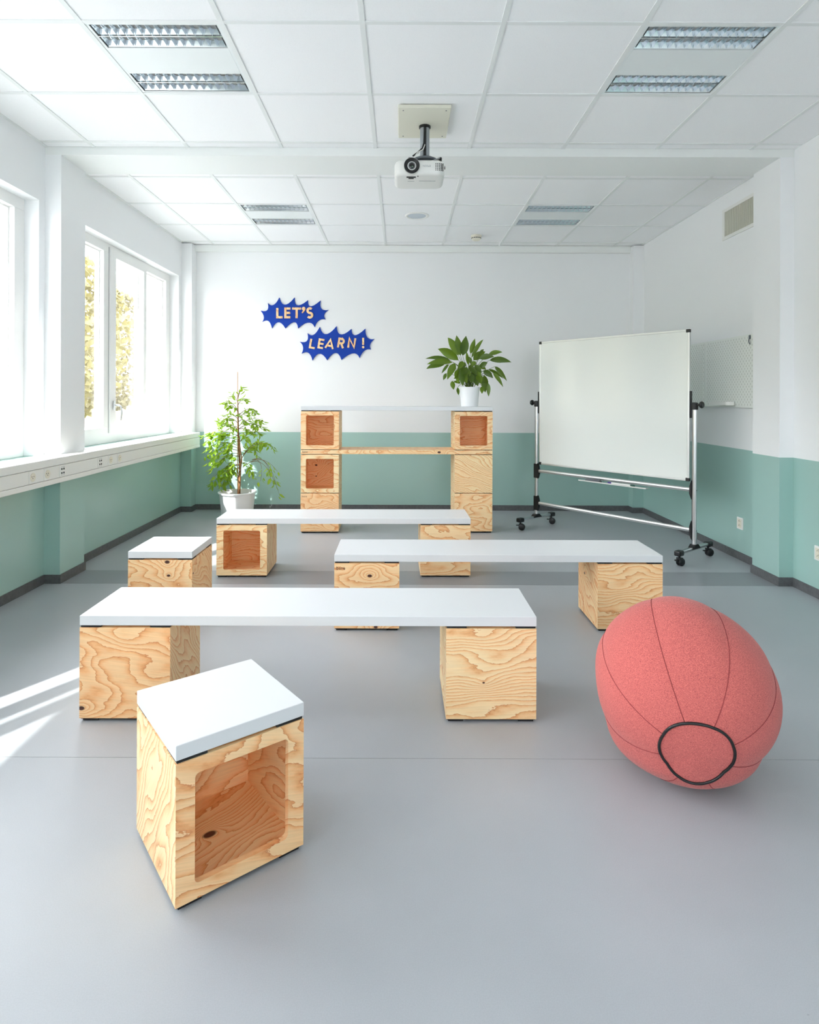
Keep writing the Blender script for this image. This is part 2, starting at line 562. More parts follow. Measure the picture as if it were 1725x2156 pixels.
# columns and corner pilasters
struct(MB().box(XL, CL, CY0, CY1, 0, 2.945).build('column_left', M['wall']))
struct(MB().box(CR, XR, CY0, CY1, 0, 2.945).build('column_right', M['wall']))
struct(MB().box(XL, -2.335, 6.738, YB, 0, 2.99).build('pilaster_left', M['wall']))
struct(MB().box(2.592, XR, 6.766, YB, 0, 2.99).build('pilaster_right', M['wall']))
struct(MB().box(-2.335, 2.592, 6.838, YB, 2.925, 3.0).build('trim_1', M['plaster']))
# ceiling beam
struct(MB().box(XL, XR, CY0, 4.52, 2.945, 3.3).build('ceiling_beam', M['plaster']))


def baseboard(name, pts, h=.06, t=.009):
    """skirting along a polyline, room side on the left of travel"""
    bb = MB()
    P = [Vector((x, y, 0)) for x, y in pts]
    off = []
    for i, p in enumerate(P):
        n = Vector((0, 0, 0))
        for a, c in ((i - 1, i), (i, i + 1)):
            if a >= 0 and c < len(P):
                d = (P[c] - P[a]).normalized()
                n += Vector((-d.y, d.x, 0))
        off.append(p + n * t if abs(n.length) > 0.5 else p)
    for i in range(len(P) - 1):
        a, c, ao, co = P[i], P[i + 1], off[i], off[i + 1]
        z = Vector((0, 0, h))
        bb.add([a, c, co, ao, a + z, c + z, co + z, ao + z], [(3, 2, 1, 0), (4, 5, 6, 7), (3, 7, 6, 2), (0, 1, 5, 4), (0, 4, 7, 3), (1, 2, 6, 5)])
    return struct(bb.build(name, M['base']))
baseboard('baseboard_left', [(-2.335, YB), (-2.335, 6.738), (XL, 6.738), (XL, CY1), (CL, CY1), (CL, CY0), (XL, CY0), (XL, YF)])
baseboard('baseboard_right', [(XRN, YF), (XRN, CY0), (CR, CY0), (CR, CY1), (XR, CY1), (XR, 6.766), (2.592, 6.766), (2.592, YB)])
baseboard('baseboard_back', [(2.592, YB), (-2.335, YB)])

# ------------------------------------------------------------------ ceiling
GX, GY, GX0, GY0 = 0.645, 0.655, -0.184, 4.074
ce = struct(MB().box(XO, XR + .2, YF - .2, YB + .2, 3.03, 3.3).build('ceiling', M['plaster']))
xs = [XL] + [GX0 + GX * k for k in range(-3, 5) if XL + .08 < GX0 + GX * k < XR - .08] + [XR]
ys_near = [YF, 2.109] + [GY0 + GY * k for k in range(-2, 1)] + [CY0]
ys_far = [4.52] + [GY0 + GY * k for k in range(1, 5)] + [6.838]
LIGHTS = [(-1.474, 2.764), (1.106, 2.764), (-1.474, 5.384), (1.106, 5.384)]
tile_cache = {}
def tile(x0, x1, y0, y1):
    for lx, ly in LIGHTS:
        if abs(x0 - lx) < .05 and abs(y0 - ly) < .05:
            return
    key = (round(x1 - x0, 3), round(y1 - y0, 3))
    g = .004
    if key not in tile_cache:
        tile_cache[key] = MB().box(g, x1 - x0 - g, g, y1 - y0 - g, 0, .016).mesh('ceiling_tile')
    obj('ceiling_tile', tile_cache[key], M['tile'], ce, (x0, y0, ZC + .005 + random.uniform(-.0006, .0006)))
for ys in (ys_near, ys_far):
    for j in range(len(ys) - 1):
        for i in range(len(xs) - 1):
            tile(xs[i], xs[i + 1], ys[j], ys[j + 1])
# T-bars
for ys in (ys_near, ys_far):
    for x in xs[1:-1]:
        MB().box(x - .012, x + .012, ys[0], ys[-1], ZC, ZC + .03).build('grid_bar', M['ceil_metal'], ce)
    for x, s in ((xs[0], 1), (xs[-1], -1)):
        MB().box(min(x, x + s * .02), max(x, x + s * .02), ys[0], ys[-1], ZC, ZC + .03).build('grid_bar', M['ceil_metal'], ce)
    for y in ys[1:-1]:
        for i in range(len(xs) - 1):
            MB().box(xs[i] + .012, xs[i + 1] - .012, y - .012, y + .012, ZC + .0006, ZC + .03).build('grid_bar', M['ceil_metal'], ce)

# ------------------------------------------------------------------ windows
def window(idx, y0, y1, bars, handle_at=None):
    """frame, mullions, opening sash and panes set back in the reveal; bars = mullion centres"""
    root = struct(obj('window_%d' % idx, None, None, None, (0, 0, 0)))
    X0, X1 = -2.632, -2.55
    fw = .075
    fm = M['frame_white']
    MB().box(X0, X1, y0, y1, ZH - .078, ZH).build('frame_rail', fm, root, bevel=.003)
    MB().box(X0, X1, y0, y1, ZS, 1.015).build('frame_rail', fm, root, bevel=.003)
    MB().box(X0, X1, y0, y0 + fw + .03, 1.015, ZH - .078).build('frame_stile', fm, root, bevel=.003)
    MB().box(X0, X1, y1 - fw - .03, y1, 1.015, ZH - .078).build('frame_stile', fm, root, bevel=.003)
    edges = [y0 + fw + .03] + sum([[b_ - hw, b_ + hw] for b_, hw in bars], []) + [y1 - fw - .03]
    for b_, hw in bars:
        MB().box(X0, X1, b_ - hw, b_ + hw, 1.015, ZH - .078).build('mullion', fm, root, bevel=.003)
    for i in range(0, len(edges), 2):
        a, c = edges[i], edges[i + 1]
        MB().box(-2.606, -2.600, a - .004, c + .004, 1.011, ZH - .074).build('pane', M['glass'], root)
        # glazing bead
        gb = MB()
        for q0, q1, z0, z1 in ((a, a + .012, 1.015, ZH - .078), (c - .012, c, 1.015, ZH - .078), (a + .012, c - .012, 1.015, 1.027), (a + .012, c - .012, ZH - .09, ZH - .078)):
            gb.box(-2.6, -2.588, q0, q1, z0, z1)
        gb.build('glazing_bead', fm, root)
    return root
win = window(1, *OPEN[0], [(5.245, .06), (5.998, .044)])
# opening sash drawn proud of the fixed frame, with lever handle
sash = MB()
sash.box(-2.56, -2.535, 5.275, 5.375, .965, 2.585).box(-2.56, -2.535, 5.953, 6.018, .965, 2.585)
sash.box(-2.56, -2.535, 5.375, 5.953, .965, 1.028).box(-2.56, -2.535, 5.375, 5.953, 2.508, 2.585)
sash_o = sash.build('sash', M['frame_white'], win)
MB().box(-2.551, -2.5485, 5.266, 5.2745, .965, 2.585).build('gasket', M['text_grey'], win)
hb = MB().box(-2.535, -2.521, 5.318, 5.344, 1.165, 1.245).build('handle', M['alu'], win, bevel=.003)
MB().tube([(-2.521, 5.331, 1.207), (-2.485, 5.331, 1.207), (-2.468, 5.333, 1.195), (-2.462, 5.336, 1.14), (-2.472, 5.34, 1.075)], [.009, .009, .008, .008, .006], 8).build('lever', M['alu'], hb, smooth=True)
window(2, *OPEN[1], [(3.305, .055), (2.65, .05)])
window(3, *OPEN[2], [(.905, .032), (.66, .026), (-.05, .05)])
window(4, *OPEN[3], [(-1.92, .05), (-2.64, .05)])  # unseen window added behind the camera for more daylight in the foreground
def rear_fill_window(idx, x0, x1):  # added opening out of view, lets daylight onto the front faces
    root = struct(obj('window_%d' % idx, None, None, None, (0, 0, 0)))
    fm = M['frame_white']
    ya, yb = YF - .18, YF - .1
    MB().box(x0, x1, ya, yb, ZH - .078, ZH).build('frame_rail', fm, root)
    MB().box(x0, x1, ya, yb, ZS, 1.0).build('frame_rail', fm, root)
    xm = [x0 + .04, (2 * x0 + x1) / 3, (x0 + 2 * x1) / 3, x1 - .04]
    for k, x in enumerate(xm):
        MB().box(x - .04, x + .04, ya, yb, 1.0, ZH - .078).build('mullion', fm, root)
    for k in range(3):
        MB().box(xm[k] + .038, xm[k + 1] - .038, YF - .145, YF - .139, .998, ZH - .076).build('pane', M['glass'], root)
rear_fill_window(5, *REAR_FILL[0])

# portals guide the sampling of daylight through the openings (they emit nothing)
for y0, y1 in OPEN:
    ld = bpy.data.lights.new('window_portal', 'AREA')
    ld.shape = 'RECTANGLE'
    ld.size = y1 - y0
    ld.size_y = ZH - ZS
    ld.cycles.is_portal = True
    lo = bpy.data.objects.new('window_portal', ld)
    col.objects.link(lo)
    lo.matrix_world = Matrix.Translation((XO - .01, (y0 + y1) / 2, (ZS + ZH) / 2)) @ Matrix(((0, 0, -1, 0), (1, 0, 0, 0), (0, -1, 0, 0), (0, 0, 0, 1)))

for x0, x1 in REAR_FILL:
    ld = bpy.data.lights.new('window_portal', 'AREA')
    ld.shape = 'RECTANGLE'
    ld.size = x1 - x0
    ld.size_y = ZH - ZS
    ld.cycles.is_portal = True
    lo = bpy.data.objects.new('window_portal', ld)
    col.objects.link(lo)
    lo.matrix_world = Matrix.Translation(((x0 + x1) / 2, YF - .31, (ZS + ZH) / 2)) @ Matrix.Rotation(PI / 2, 4, 'X')

# ------------------------------------------------------------------ sill duct with sockets
DX = -2.236
def duct(y0, y1, label, dx, split):
    t = thing('sill_duct', label, 'cable duct', (XL, y0, .72))
    def P(n, xa, xb, ya, yb, za, zb, m='white_plastic', bev=.003):
        return MB().box(xa - XL, xb - XL, ya - y0, yb - y0, za - .72, zb - .72).build(n, M[m], t, bevel=bev)
    P('top_cover', XL + .002, dx, y0, y1, .836, .887, bev=.006)
    P('socket_strip', XL + .002, dx - .003, y0, y1, .7545, .8345)
    P('lower_cover', XL + .002, dx, y0, y1, .72, .753, bev=.004)
    if split:
        # air grille let into the top
        for k in range(7):
            x = XL + .05 + k * .02
            P('grille_slat', x, x + .011, 4.52, 5.45, .887, .8905, bev=0)
    return t
duct(4.362, 6.735, 'white sill duct with grille under the far window', DX, True)
duct(YF + .02, 4.358, 'white sill duct with dark gap under the near window', DX + .004, False)

def wall_socket(label, loc, rz):
    t = thing('power_socket', label, 'socket', loc, rz, 'wall sockets')
    MB().box(-.042, .042, -.011, 0, 0, .094).build('plate', M['white_plastic'], t, bevel=.004)
    MB().box(-.028, .028, -.0135, -.011, .012, .082).build('insert', M['cream_plastic'], t, bevel=.004)
    h = MB()
    for zc in (.03, .064):
        for a, z in ((-.009, 0), (.009, 0), (0, .008)):
            h.lathe([(.003, 0), (.003, .0006)], 10, Matrix.Translation((a, -.0135, zc + z)) @ Matrix.Rotation(PI / 2, 4, 'X'))
    h.build('pin_holes', M['slot'], t)['kind'] = 'stuff'
wall_socket('double socket on mint wall behind the whiteboard stand', (XR, 4.825, .245), -PI / 2)
wall_socket('double socket on mint wall at the right picture edge', (XRN, 3.89, .245), -PI / 2)

def duct_socket(label, y, kind, dx):
    t = thing('data_outlet' if kind == 'data' else 'power_socket', label, 'socket', (dx - .003, y, .7575), PI / 2, 'outlets in the sill duct')
    MB().box(-.035, .035, -.0035, 0, 0, .074).build('plate', M['white_plastic'], t, bevel=.001)
    if kind == 'data':
        h = MB()
        for a in (-.012, .012):
            for z in (.018, .044):
                h.box(a - .0065, a + .0065, -.0045, -.0035, z, z + .012)
        h.build('ports', M['slot'], t)['kind'] = 'stuff'
        h = MB()
        for a in (-.012, .012):
            for z in (.008, .062):
                h.box(a - .006, a + .006, -.0042, -.0035, z, z + .004)
        h.build('labels', M['text_grey'], t)['kind'] = 'stuff'
    else:
        MB().lathe([(.0, .0006), (.0215, .0006), (.0245, .0022), (.027, .0022), (.027, 0)], 24, Matrix.Translation((0, -.0035, .037)) @ Matrix.Rotation(PI / 2, 4, 'X')).build('recess', M['cream_plastic'], t, smooth=True)
        h = MB()
        for a, z in ((-.0095, .041), (.0095, .041), (0, .030)):
            h.lathe([(.0032, 0), (.0032, .0006)], 10, Matrix.Translation((a, -.0042, z)) @ Matrix.Rotation(PI / 2, 4, 'X'))
        h.build('pin_holes', M['slot'], t)['kind'] = 'stuff'
duct_socket('round socket in near duct section, closest to picture edge', 3.669, 'p', DX + .004)
duct_socket('round socket in near duct section, beside the data outlet', 3.822, 'p', DX + .004)
duct_socket('data outlet with four ports in near duct section', 3.995, 'data', DX + .004)
duct_socket('data outlet with four ports in far duct section', 4.505, 'data', DX)
duct_socket('round socket in far duct section, beside the data outlet', 4.664, 'p', DX)
duct_socket('round socket in far duct section, farthest one', 4.81, 'p', DX)

# ------------------------------------------------------------------ ceiling lights
FW, FD = GX - .03, GY - .03
def fin_mesh(w_, h_):
    # V shaped cross fin of a parabolic louvre, apex down, curved flanks
    pts = [(-.011, 0), (-.006, -.012), (-.002, -.026), (0, -h_), (.002, -.026), (.006, -.012), (.011, 0)]
    b_ = MB()
    n = len(pts)
    vs = [(x, -w_ / 2, z) for x, z in pts] + [(x, w_ / 2, z) for x, z in pts]
    b_.add(vs, [(i, i + 1, i + 1 + n, i + n) for i in range(n - 1)] + [tuple(range(n)), tuple(range(2 * n - 1, n - 1, -1))])
    return b_.mesh('louvre_fin')
FIN = fin_mesh(.074, .04)
def ceiling_light(x, y, label):
    t = thing('ceiling_light', label, 'ceiling light', (x + GX / 2, y + GY / 2, ZC + .003), 0, 'recessed louvre lights')
    a, d = FW / 2, FD / 2
    # white panel between the two louvred troughs, and narrow rim
    MB().box(-a + .0125, a - .0125, -.118, .118, 0, .004).build('centre_panel', M['light_panel'], t)
    rim = MB()
    rim.box(-a - .006, -a + .012, -d - .006, d + .006, 0, .004).box(a - .012, a + .006, -d - .006, d + .006, 0, .004)
    rim.box(-a + .012, a - .012, -d - .006, -d + .008, 0, .004).box(-a + .012, a - .012, d - .008, d + .006, 0, .004)
    rim.build('rim', M['light_panel'], t)
    MB().box(-a - .006, a + .006, -d - .006, d + .006, .075, .08).box(-a - .006, -a, -d, d, .004, .075).box(a, a + .006, -d, d, .004, .075).box(-a, a, -d - .006, -d, .004, .075).box(-a, a, d, d + .006, .004, .075).box(-a, a, -.118, -.112, .004, .075).box(-a, a, .112, .118, .004, .075).build('housing', M['light_panel'], t)
    for yc in (-.2115, .2115):
        hw = .0925
        # curved mirror reflectors: two shallow parabolas per trough
        for s in (-1, 1):
            r = MB()
            prof = []
            for k in range(9):
                u = -1 + 2 * k / 8
                prof.append((yc + s * hw / 2 + u * hw / 2, .006 + .048 * (1 - u * u)))
            n = len(prof)
            vs = [(-a, p, z) for p, z in prof] + [(a, p, z) for p, z in prof]
            r.add(vs, [(i, i + 1, i + 1 + n, i + n) for i in range(n - 1)])
            r.build('reflector', M['mirror_alu'], t, smooth=True, auto=None)
            MB().tube([(-a + .02, yc + s * hw / 2, .036), (a - .02, yc + s * hw / 2, .036)], .008, 10).build('tube', M['white_plastic'], t, smooth=True)
            for k in range(15):
                xx = -a + FW * (k + .5) / 15
                obj('louvre_fin', FIN, M['mirror_alu'], t, (xx, yc + s * hw / 2, .042))
        MB().box(-a + .008, a - .008, yc - .002, yc + .002, 0.001, .02).build('ridge', M['mirror_alu'], t)
ceiling_light(*LIGHTS[0], 'louvred ceiling light at upper left, near the camera')
ceiling_light(*LIGHTS[1], 'louvred ceiling light at upper right, near the camera')
ceiling_light(*LIGHTS[2], 'louvred ceiling light beyond the beam, on the window side')
ceiling_light(*LIGHTS[3], 'louvred ceiling light beyond the beam, near the vent')

# speaker, detector
t = thing('ceiling_speaker', 'round flush ceiling speaker beyond the projector', 'speaker', (.143, 5.72, ZC + .005))
MB().lathe([(.086, -.004), (.092, -.008), (.104, -.008), (.112, -.004), (.114, .0), (.086, .0)], 40, None, True).build('ring', M['white_plastic'], t, smooth=True)
MB().lathe([(0, -.007), (.06, -.0065), (.087, -.004), (.087, 0)], 40).build('grille', mat('speaker_grille', lin(196, 204, 212), 0.6), t, smooth=True)
t = thing('smoke_detector', 'small round smoke detector near the back wall', 'smoke detector', (.79, 6.42, ZC + .005))
MB().lathe([(.058, 0), (.058, -.014), (.054, -.018), (.045, -.018)], 32).build('base', M['cream_plastic'], t, smooth=True)
MB().lathe([(.05, -.018), (.05, -.036), (.043, -.048), (.03, -.053), (0, -.054)], 32).build('dome', M['cream_plastic'], t, smooth=True)
vn = MB()
for k in range(14):
    a = 2 * PI * k / 14
    vn.box(-.008, .008, -.0515, -.0485, -.034, -.026, Matrix.Rotation(a, 4, 'Z'))
vn.build('air_slots', M['slot'], t)

# ------------------------------------------------------------------ projector
PX, PY = .141, 3.775
t = thing('projector_mount', 'grey ceiling pole mount on cream plate above the projector', 'mount', (PX, PY, 2.70))
def pl(z):
    return z - 2.70
MB().box(-.166, .146, -.245, .175, pl(2.9775), pl(2.997)).build('ceiling_plate', M['plywood_plate'], t, bevel=.004)
sc_ = MB()
for x in (-.135, .118):
    for y in (-.21, .14):
        sc_.lathe([(.004, 0), (.004, -.002)], 10, Matrix.Translation((x, y, pl(2.9775))))
sc_.build('screws', M['dark_metal'], t)
MB().lathe([(.036, pl(2.9775)), (.036, pl(2.966)), (.03, pl(2.962)), (.022, pl(2.962))], 32).build('collar', M['black_plastic'], t, smooth=True)
pole = []
MB().lathe([(.0295, pl(2.975)), (.0295, pl(2.775))], 32).build('pole', M['pole_grey'], t, smooth=True)
MB().box(-.0085, .0085, -.0315, -.029, pl(2.775), pl(2.965)).build('cable_channel', M['black_plastic'], t)
MB().tube([(-.004, -.033, pl(2.93)), (-.006, -.034, pl(2.86)), (-.016, -.04, pl(2.825)), (-.045, -.06, pl(2.79)), (-.075, -.07, pl(2.765))], .005, 8).build('cable', M['black_plastic'], t, smooth=True)
MB().tube([(.0, -.036, pl(2.85)), (-.012, -.046, pl(2.815)), (-.045, -.075, pl(2.785)), (-.06, -.08, pl(2.765))], .003, 8).build('cable', M['white_plastic'], t, smooth=True)
MB().lathe([(.075, pl(2.748)), (.082, pl(2.752)), (.082, pl(2.762)), (.06, pl(2.774)), (.032, pl(2.778))], 36).build('turntable', M['dark_metal'], t, smooth=True)
for a in (.35, 2.75, 3.9, 5.5):
    m_ = Matrix.Rotation(a, 4, 'Z')
    MB().box(.05, .135, -.012, .012, pl(2.738), pl(2.746), m_).build('arm', M['pole_grey'], t, bevel=.003)
    MB().lathe([(.011, pl(2.746)), (.011, pl(2.728))], 16, m_ @ Matrix.Translation((.128, 0, 0))).build('arm_foot', M['black_plastic'], t, smooth=True)

PYF = 3.60
t = thing('projector', 'white projector hung upside down from the ceiling pole', 'projector', (.105, PYF, 2.612))
bm_pts = []
def rrect(x0, x1, y0, y1, r, n=6):
    out = []
    for cx_, cy_, a0 in ((x1 - r, y1 - r, 0), (x0 + r, y1 - r, PI / 2), (x0 + r, y0 + r, PI), (x1 - r, y0 + r, 1.5 * PI)):
        for k in range(n + 1):
            a = a0 + PI / 2 * k / n
            out.append((cx_ + r * math.cos(a), cy_ + r * math.sin(a)))
    return out
bd = MB()
def loop_stack(mb, loops):
    n = len(loops[0])
    vs = [p for l in loops for p in l]
    fs = [tuple(range(n - 1, -1, -1)), tuple(range((len(loops) - 1) * n, len(loops) * n))]
    for i in range(len(loops) - 1):
        for k in range(n):
            fs.append((i * n + k, i * n + (k + 1) % n, (i + 1) * n + (k + 1) % n, (i + 1) * n + k))
    return mb.add(vs, fs)
def lp(ix, z, r=.045):
    return [(x, y, z) for x, y in rrect(-.150 + ix, .150 - ix, ix, .262 - ix, r)]
loop_stack(bd, [lp(.02, .0, .03), lp(.006, .004), lp(.0, .014), lp(.0, .07), lp(.006, .086), lp(.02, .094, .03)])
bd.build('body', M['white_plastic'], t, smooth=True, auto=.9)
# dark underside joint line, lens with hood, vents, receiver
MB().lathe([(.05, .006), (.05, -.012), (.046, -.017), (.041, -.014), (.041, .0)], 40, Matrix.Translation((-.047, 0, .051)) @ Matrix.Rotation(PI / 2, 4, 'X').inverted() @ Matrix.Rotation(PI, 4, 'X')).build('lens_ring', M['white_plastic'], t, smooth=True)
def on_front(x, z, y=0.0):
    return Matrix.Translation((x, y, z)) @ Matrix.Rotation(PI / 2, 4, 'X')
lens_o = MB().lathe([(.0, -.004), (.046, -.004), (.046, .0145), (.043, .0165), (.038, .012), (.026, .006), (.0, .005)], 40, on_front(-.047, .051)).build('lens_barrel', M['black_plastic'], t, smooth=True)
MB().lathe([(.021, .007), (.021, .0098), (.018, .0098), (.018, .007)], 32, on_front(-.047, .051), True).build('lens_rim', M['dark_metal'], lens_o, smooth=True)
MB().lathe([(.0, .0125), (.008, .0115), (.0165, .008), (.0165, .006)], 32, on_front(-.047, .051)).build('lens', M['lens'], lens_o, smooth=True)
MB().lathe([(.0, .0148), (.003, .0142), (.0034, .012)], 16, on_front(-.044, .045)).build('lens_coating', M['lens_green'], lens_o, smooth=True)
vt = MB()
for i in range(5):
    for j in range(5):
        vt.box(.094 + i * .0105, .099 + i * .0105, -.0012 + max(0, i - 2) * .0025, .012, .026 + j * .0095, .031 + j * .0095)
vt.build('air_slots', M['slot'], t)
MB().box(-.078, -.022, .028, .05, -.0014, .001).box(-.066, -.034, .05, .068, -.0014, .001).build('foot_slot', M['slot'], t)
MB().box(.0, .1, .1, .104, -.0015, .001).build('cover_seam', M['text_grey'], t)
MB().box(-.07, -.03, .105, .107, -.0015, .001).build('cover_seam', M['text_grey'], t)
MB().lathe([(.004, 0), (.004, -.003)], 12, Matrix.Translation((-.01, .02, 0))).build('screw', M['slot'], t)


def text_part(name, s, size, mt_, parent, m, extr=.0006):
    cu = bpy.data.curves.new(name, 'FONT')
    cu.body = s
    cu.size = size
    cu.extrude = extr
    cu.resolution_u = 2
    cu.align_x = 'CENTER'
    tmp = bpy.data.objects.new(name + '_tmp', cu)
    col.objects.link(tmp)
    dg = bpy.context.evaluated_depsgraph_get()
    me = bpy.data.meshes.new_from_object(tmp.evaluated_get(dg))
    bpy.data.objects.remove(tmp)
    bpy.data.curves.remove(cu)
    me.materials.clear()
    me.transform(m)
    return obj(name, me, mt_, parent)
# brand lettering, upside down as the unit hangs inverted
text_part('lettering', 'EPSON', .016, M['text_grey'], t, Matrix.Translation((.042, -.0004, .058)) @ Matrix.Rotation(PI / 2, 4, 'X') @ Matrix.Rotation(PI, 4, 'Z'))

# ------------------------------------------------------------------ vent grille on right wall
t = thing('air_vent', 'white wall vent with upright slats high on right wall', 'vent', (XR, 4.86, 2.61))
def vb(n, y0, y1, z0, z1, x0, x1, m):
    return MB().box(-x1, -x0, y0 - 4.86, y1 - 4.86, z0 - 2.61, z1 - 2.61).build(n, M[m], t)
vb('frame', 4.618, 5.1, 2.612, 2.638, 0, .012, 'white_plastic')
vb('frame', 4.618, 5.1, 2.842, 2.868, 0, .012, 'white_plastic')
vb('frame', 4.618, 4.648, 2.638, 2.842, 0, .012, 'white_plastic')
vb('frame', 5.065, 5.1, 2.638, 2.842, 0, .012, 'white_plastic')
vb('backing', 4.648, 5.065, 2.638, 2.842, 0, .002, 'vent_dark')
sl = MB().box(-.011, -.002, -.0054, .0054, .028, .232).mesh('slat')
for k in range(24):
    o = obj('slat', sl, M['slat'], t, (0, 4.648 + .417 * (k + .5) / 24 - 4.86, 0))
    o.rotation_euler = (0, 0, 0)

# ------------------------------------------------------------------ pegboards
def pegboard(y0, y1, label):
    t = thing('pegboard', label, 'pegboard', (XR, (y0 + y1) / 2, 1.215), 0, 'pegboards on the right wall')
    yc = (y0 + y1) / 2
    MB().prism(rrect(y0 - yc, y1 - yc, 0, .568, .012), -.026, -.020, on_x(0)).build('panel', M['peg_white'], t)
    sp = MB()
    for y in (y0 - yc + .05, y1 - yc - .05):
        for z in (.05, .51):
            sp.box(-.02, 0, y - .012, y + .012, z - .012, z + .012)
    sp.build('spacers', M['peg_white'], t)
    for y in (y0 - yc, y1 - yc - .002):  # flanges added along the edges so the gap between panels goes dark
        MB().box(-.0205, 0, y, y + .002, .012, .556).build('shade_flange', M['peg_white'], t)
    h = MB()
    nx = int((y1 - y0 - .03) / .02)
    for i in range(nx):
        y = y0 - yc + .025 + i * .02
        for j in range(14):
            z = .024 + j * .04 + (0 if i % 2 == 0 else .02)
            if z < .55:
                h.box(-.0264, -.0255, y - .0026, y + .0026, z - .0075, z + .0075)
    ho = h.build('peg_holes', M['peg_slot'], t)
    ho['kind'] = 'stuff'
    return t
pegboard(4.588, 5.3525, 'white pegboard carrying a small shelf, beside the column')
pegboard(5.358, 6.12, 'white pegboard half hidden behind the whiteboard')
t = thing('pegboard_shelf', 'small white tray shelf hooked low on the pegboard', 'shelf', (XR - .0264, 5.0, 1.232))
sh = rrect(-.15, .15, -.075, .0, .03)
MB().prism([(y_, x_) for x_, y_ in sh][::-1], 0, .004).build('tray', M['white_plastic'], t)
ring = MB()
pts = [(y_, x_) for x_, y_ in sh]
for i in range(len(pts)):
    a, c = Vector((*pts[i], 0)), Vector((*pts[(i + 1) % len(pts)], 0))
    n = (c - a)
    if n.length < 1e-6:
        continue
    ring.add([a + Vector((0, 0, .004)), c + Vector((0, 0, .004)), c + Vector((0, 0, .03)), a + Vector((0, 0, .03)), a * .97 + Vector((0, 0, .004)), c * .97 + Vector((0, 0, .004)), c * .97 + Vector((0, 0, .03)), a * .97 + Vector((0, 0, .03))], [(0, 1, 2, 3), (7, 6, 5, 4), (3, 2, 6, 7)])
ring.build('lip', M['white_plastic'], t)
t = thing('elastic_cord', 'thin white elastic cord stretched across both pegboards', 'cord', (XR - .028, 5.3, 1.605))
MB().tube([(0, .25, .0), (-.004, .06, .002), (-.004, -.04, .0), (0, -.12, .012)], .0022, 6).build('cord', M['white_plastic'], t)
t = thing('tool_clip', 'grey clip hanging at the top of the pegboard by the column', 'clip', (XR - .0264, 4.66, 1.70))
MB().tube([(-.004, 0, .06), (-.009, 0, .05), (-.010, .004, .03), (-.007, .0, .012), (-.003, -.004, .004)], .0035, 8).build('hook', M['dark_metal'], t, smooth=True)
MB().box(-.008, 0, -.008, .008, .045, .075).build('bracket', M['dark_metal'], t)

# ------------------------------------------------------------------ pine cubes and boards
S, WT = .36, .018
Z0 = .0125
EPS = .0004
def panel_meshes():
    a, b_ = S / 2 - EPS, S / 2 - WT
    def uvmap(me):
        uv = me.uv_layers.new(name='UVMap')
        for l in me.loops:
            c = me.vertices[l.vertex_index].co
            uv.data[l.index].uv = (c.x, c.z + (c.y * .7))
    m = MB()
    o = [(-a, 0, -a), (a, 0, -a), (a, 0, a), (-a, 0, a)]
    i = [(-b_, WT, -b_), (b_, WT, -b_), (b_, WT, b_), (-b_, WT, b_)]
    m.add(o + i, [(0, 1, 2, 3), (7, 6, 5, 4), (0, 4, 5, 1), (1, 5, 6, 2), (2, 6, 7, 3), (3, 7, 4, 0)])
    solid = m.mesh('panel')
    uvmap(solid)
    # with a rounded opening
    hole = rrect(-.131, .131, -.1405, .1405, .013, 5)
    n = len(hole)
    m = MB()
    def outer_pt(x, z, h):
        # project the hole point radially to the square of half size h
        k = h / max(abs(x), abs(z))
        return x * k, z * k
    # outer loop sampled in the same count, corners forced
    outs, inn = [], []
    for x, z in hole:
        outs.append(outer_pt(x, z, a)); inn.append(outer_pt(x, z, b_))
    ci = {}
    for sx in (-1, 1):
        for sz in (-1, 1):
            best = min(range(n), key=lambda k: (outs[k][0] - sx * a) ** 2 + (outs[k][1] - sz * a) ** 2)
            outs[best] = (sx * a, sz * a); inn[best] = (sx * b_, sz * b_)
    vs = [(x, 0, z) for x, z in outs] + [(x, 0, z) for x, z in hole] + [(x, WT, z) for x, z in hole] + [(x, WT, z) for x, z in inn]
    fs = []
    for k in range(n):
        j = (k + 1) % n
        fs += [(k, j, n + j, n + k), (n + k, n + j, 2 * n + j, 2 * n + k), (2 * n + k, 2 * n + j, 3 * n + j, 3 * n + k), (3 * n + k, 3 * n + j, j, k)]
    m.add(vs, fs)
    opened = m.mesh('panel_open')
    uvmap(opened)
    return solid, opened
PANEL, PANEL_OPEN = panel_meshes()
PAD = MB().box(0, .078, 0, .078, 0, .0085).mesh('corner_pad')
PAD_THIN = MB().box(0, .078, 0, .078, 0, .0052).mesh('corner_pad_thin')
FOOT = MB().box(0, .06, 0, .06, 0, .0085).mesh('foot')
ROTS = {'front': (0, 0, 0), 'right': (0, 0, PI / 2), 'back': (0, 0, PI), 'left': (0, 0, -PI / 2)}
_seed = [3]
def wood(o, tone=None, turn=None, knot=None, knot_b=None, seed=None, fine=None):
    _seed[0] += 1
    o['seed'] = float(seed if seed is not None else (_seed[0] * 1.37) % 50)
    o['tone'] = float(tone if tone is not None else random.uniform(.25, .75))
    o['fine'] = float(fine if fine is not None else random.uniform(0, .6))
    o['turn'] = float(turn if turn is not None else random.uniform(-.12, .12))
    o['knot'] = tuple(map(float, knot or (0, 0, 0)))
    o['knot_b'] = tuple(map(float, knot_b or (0, 0, 0)))
    return o
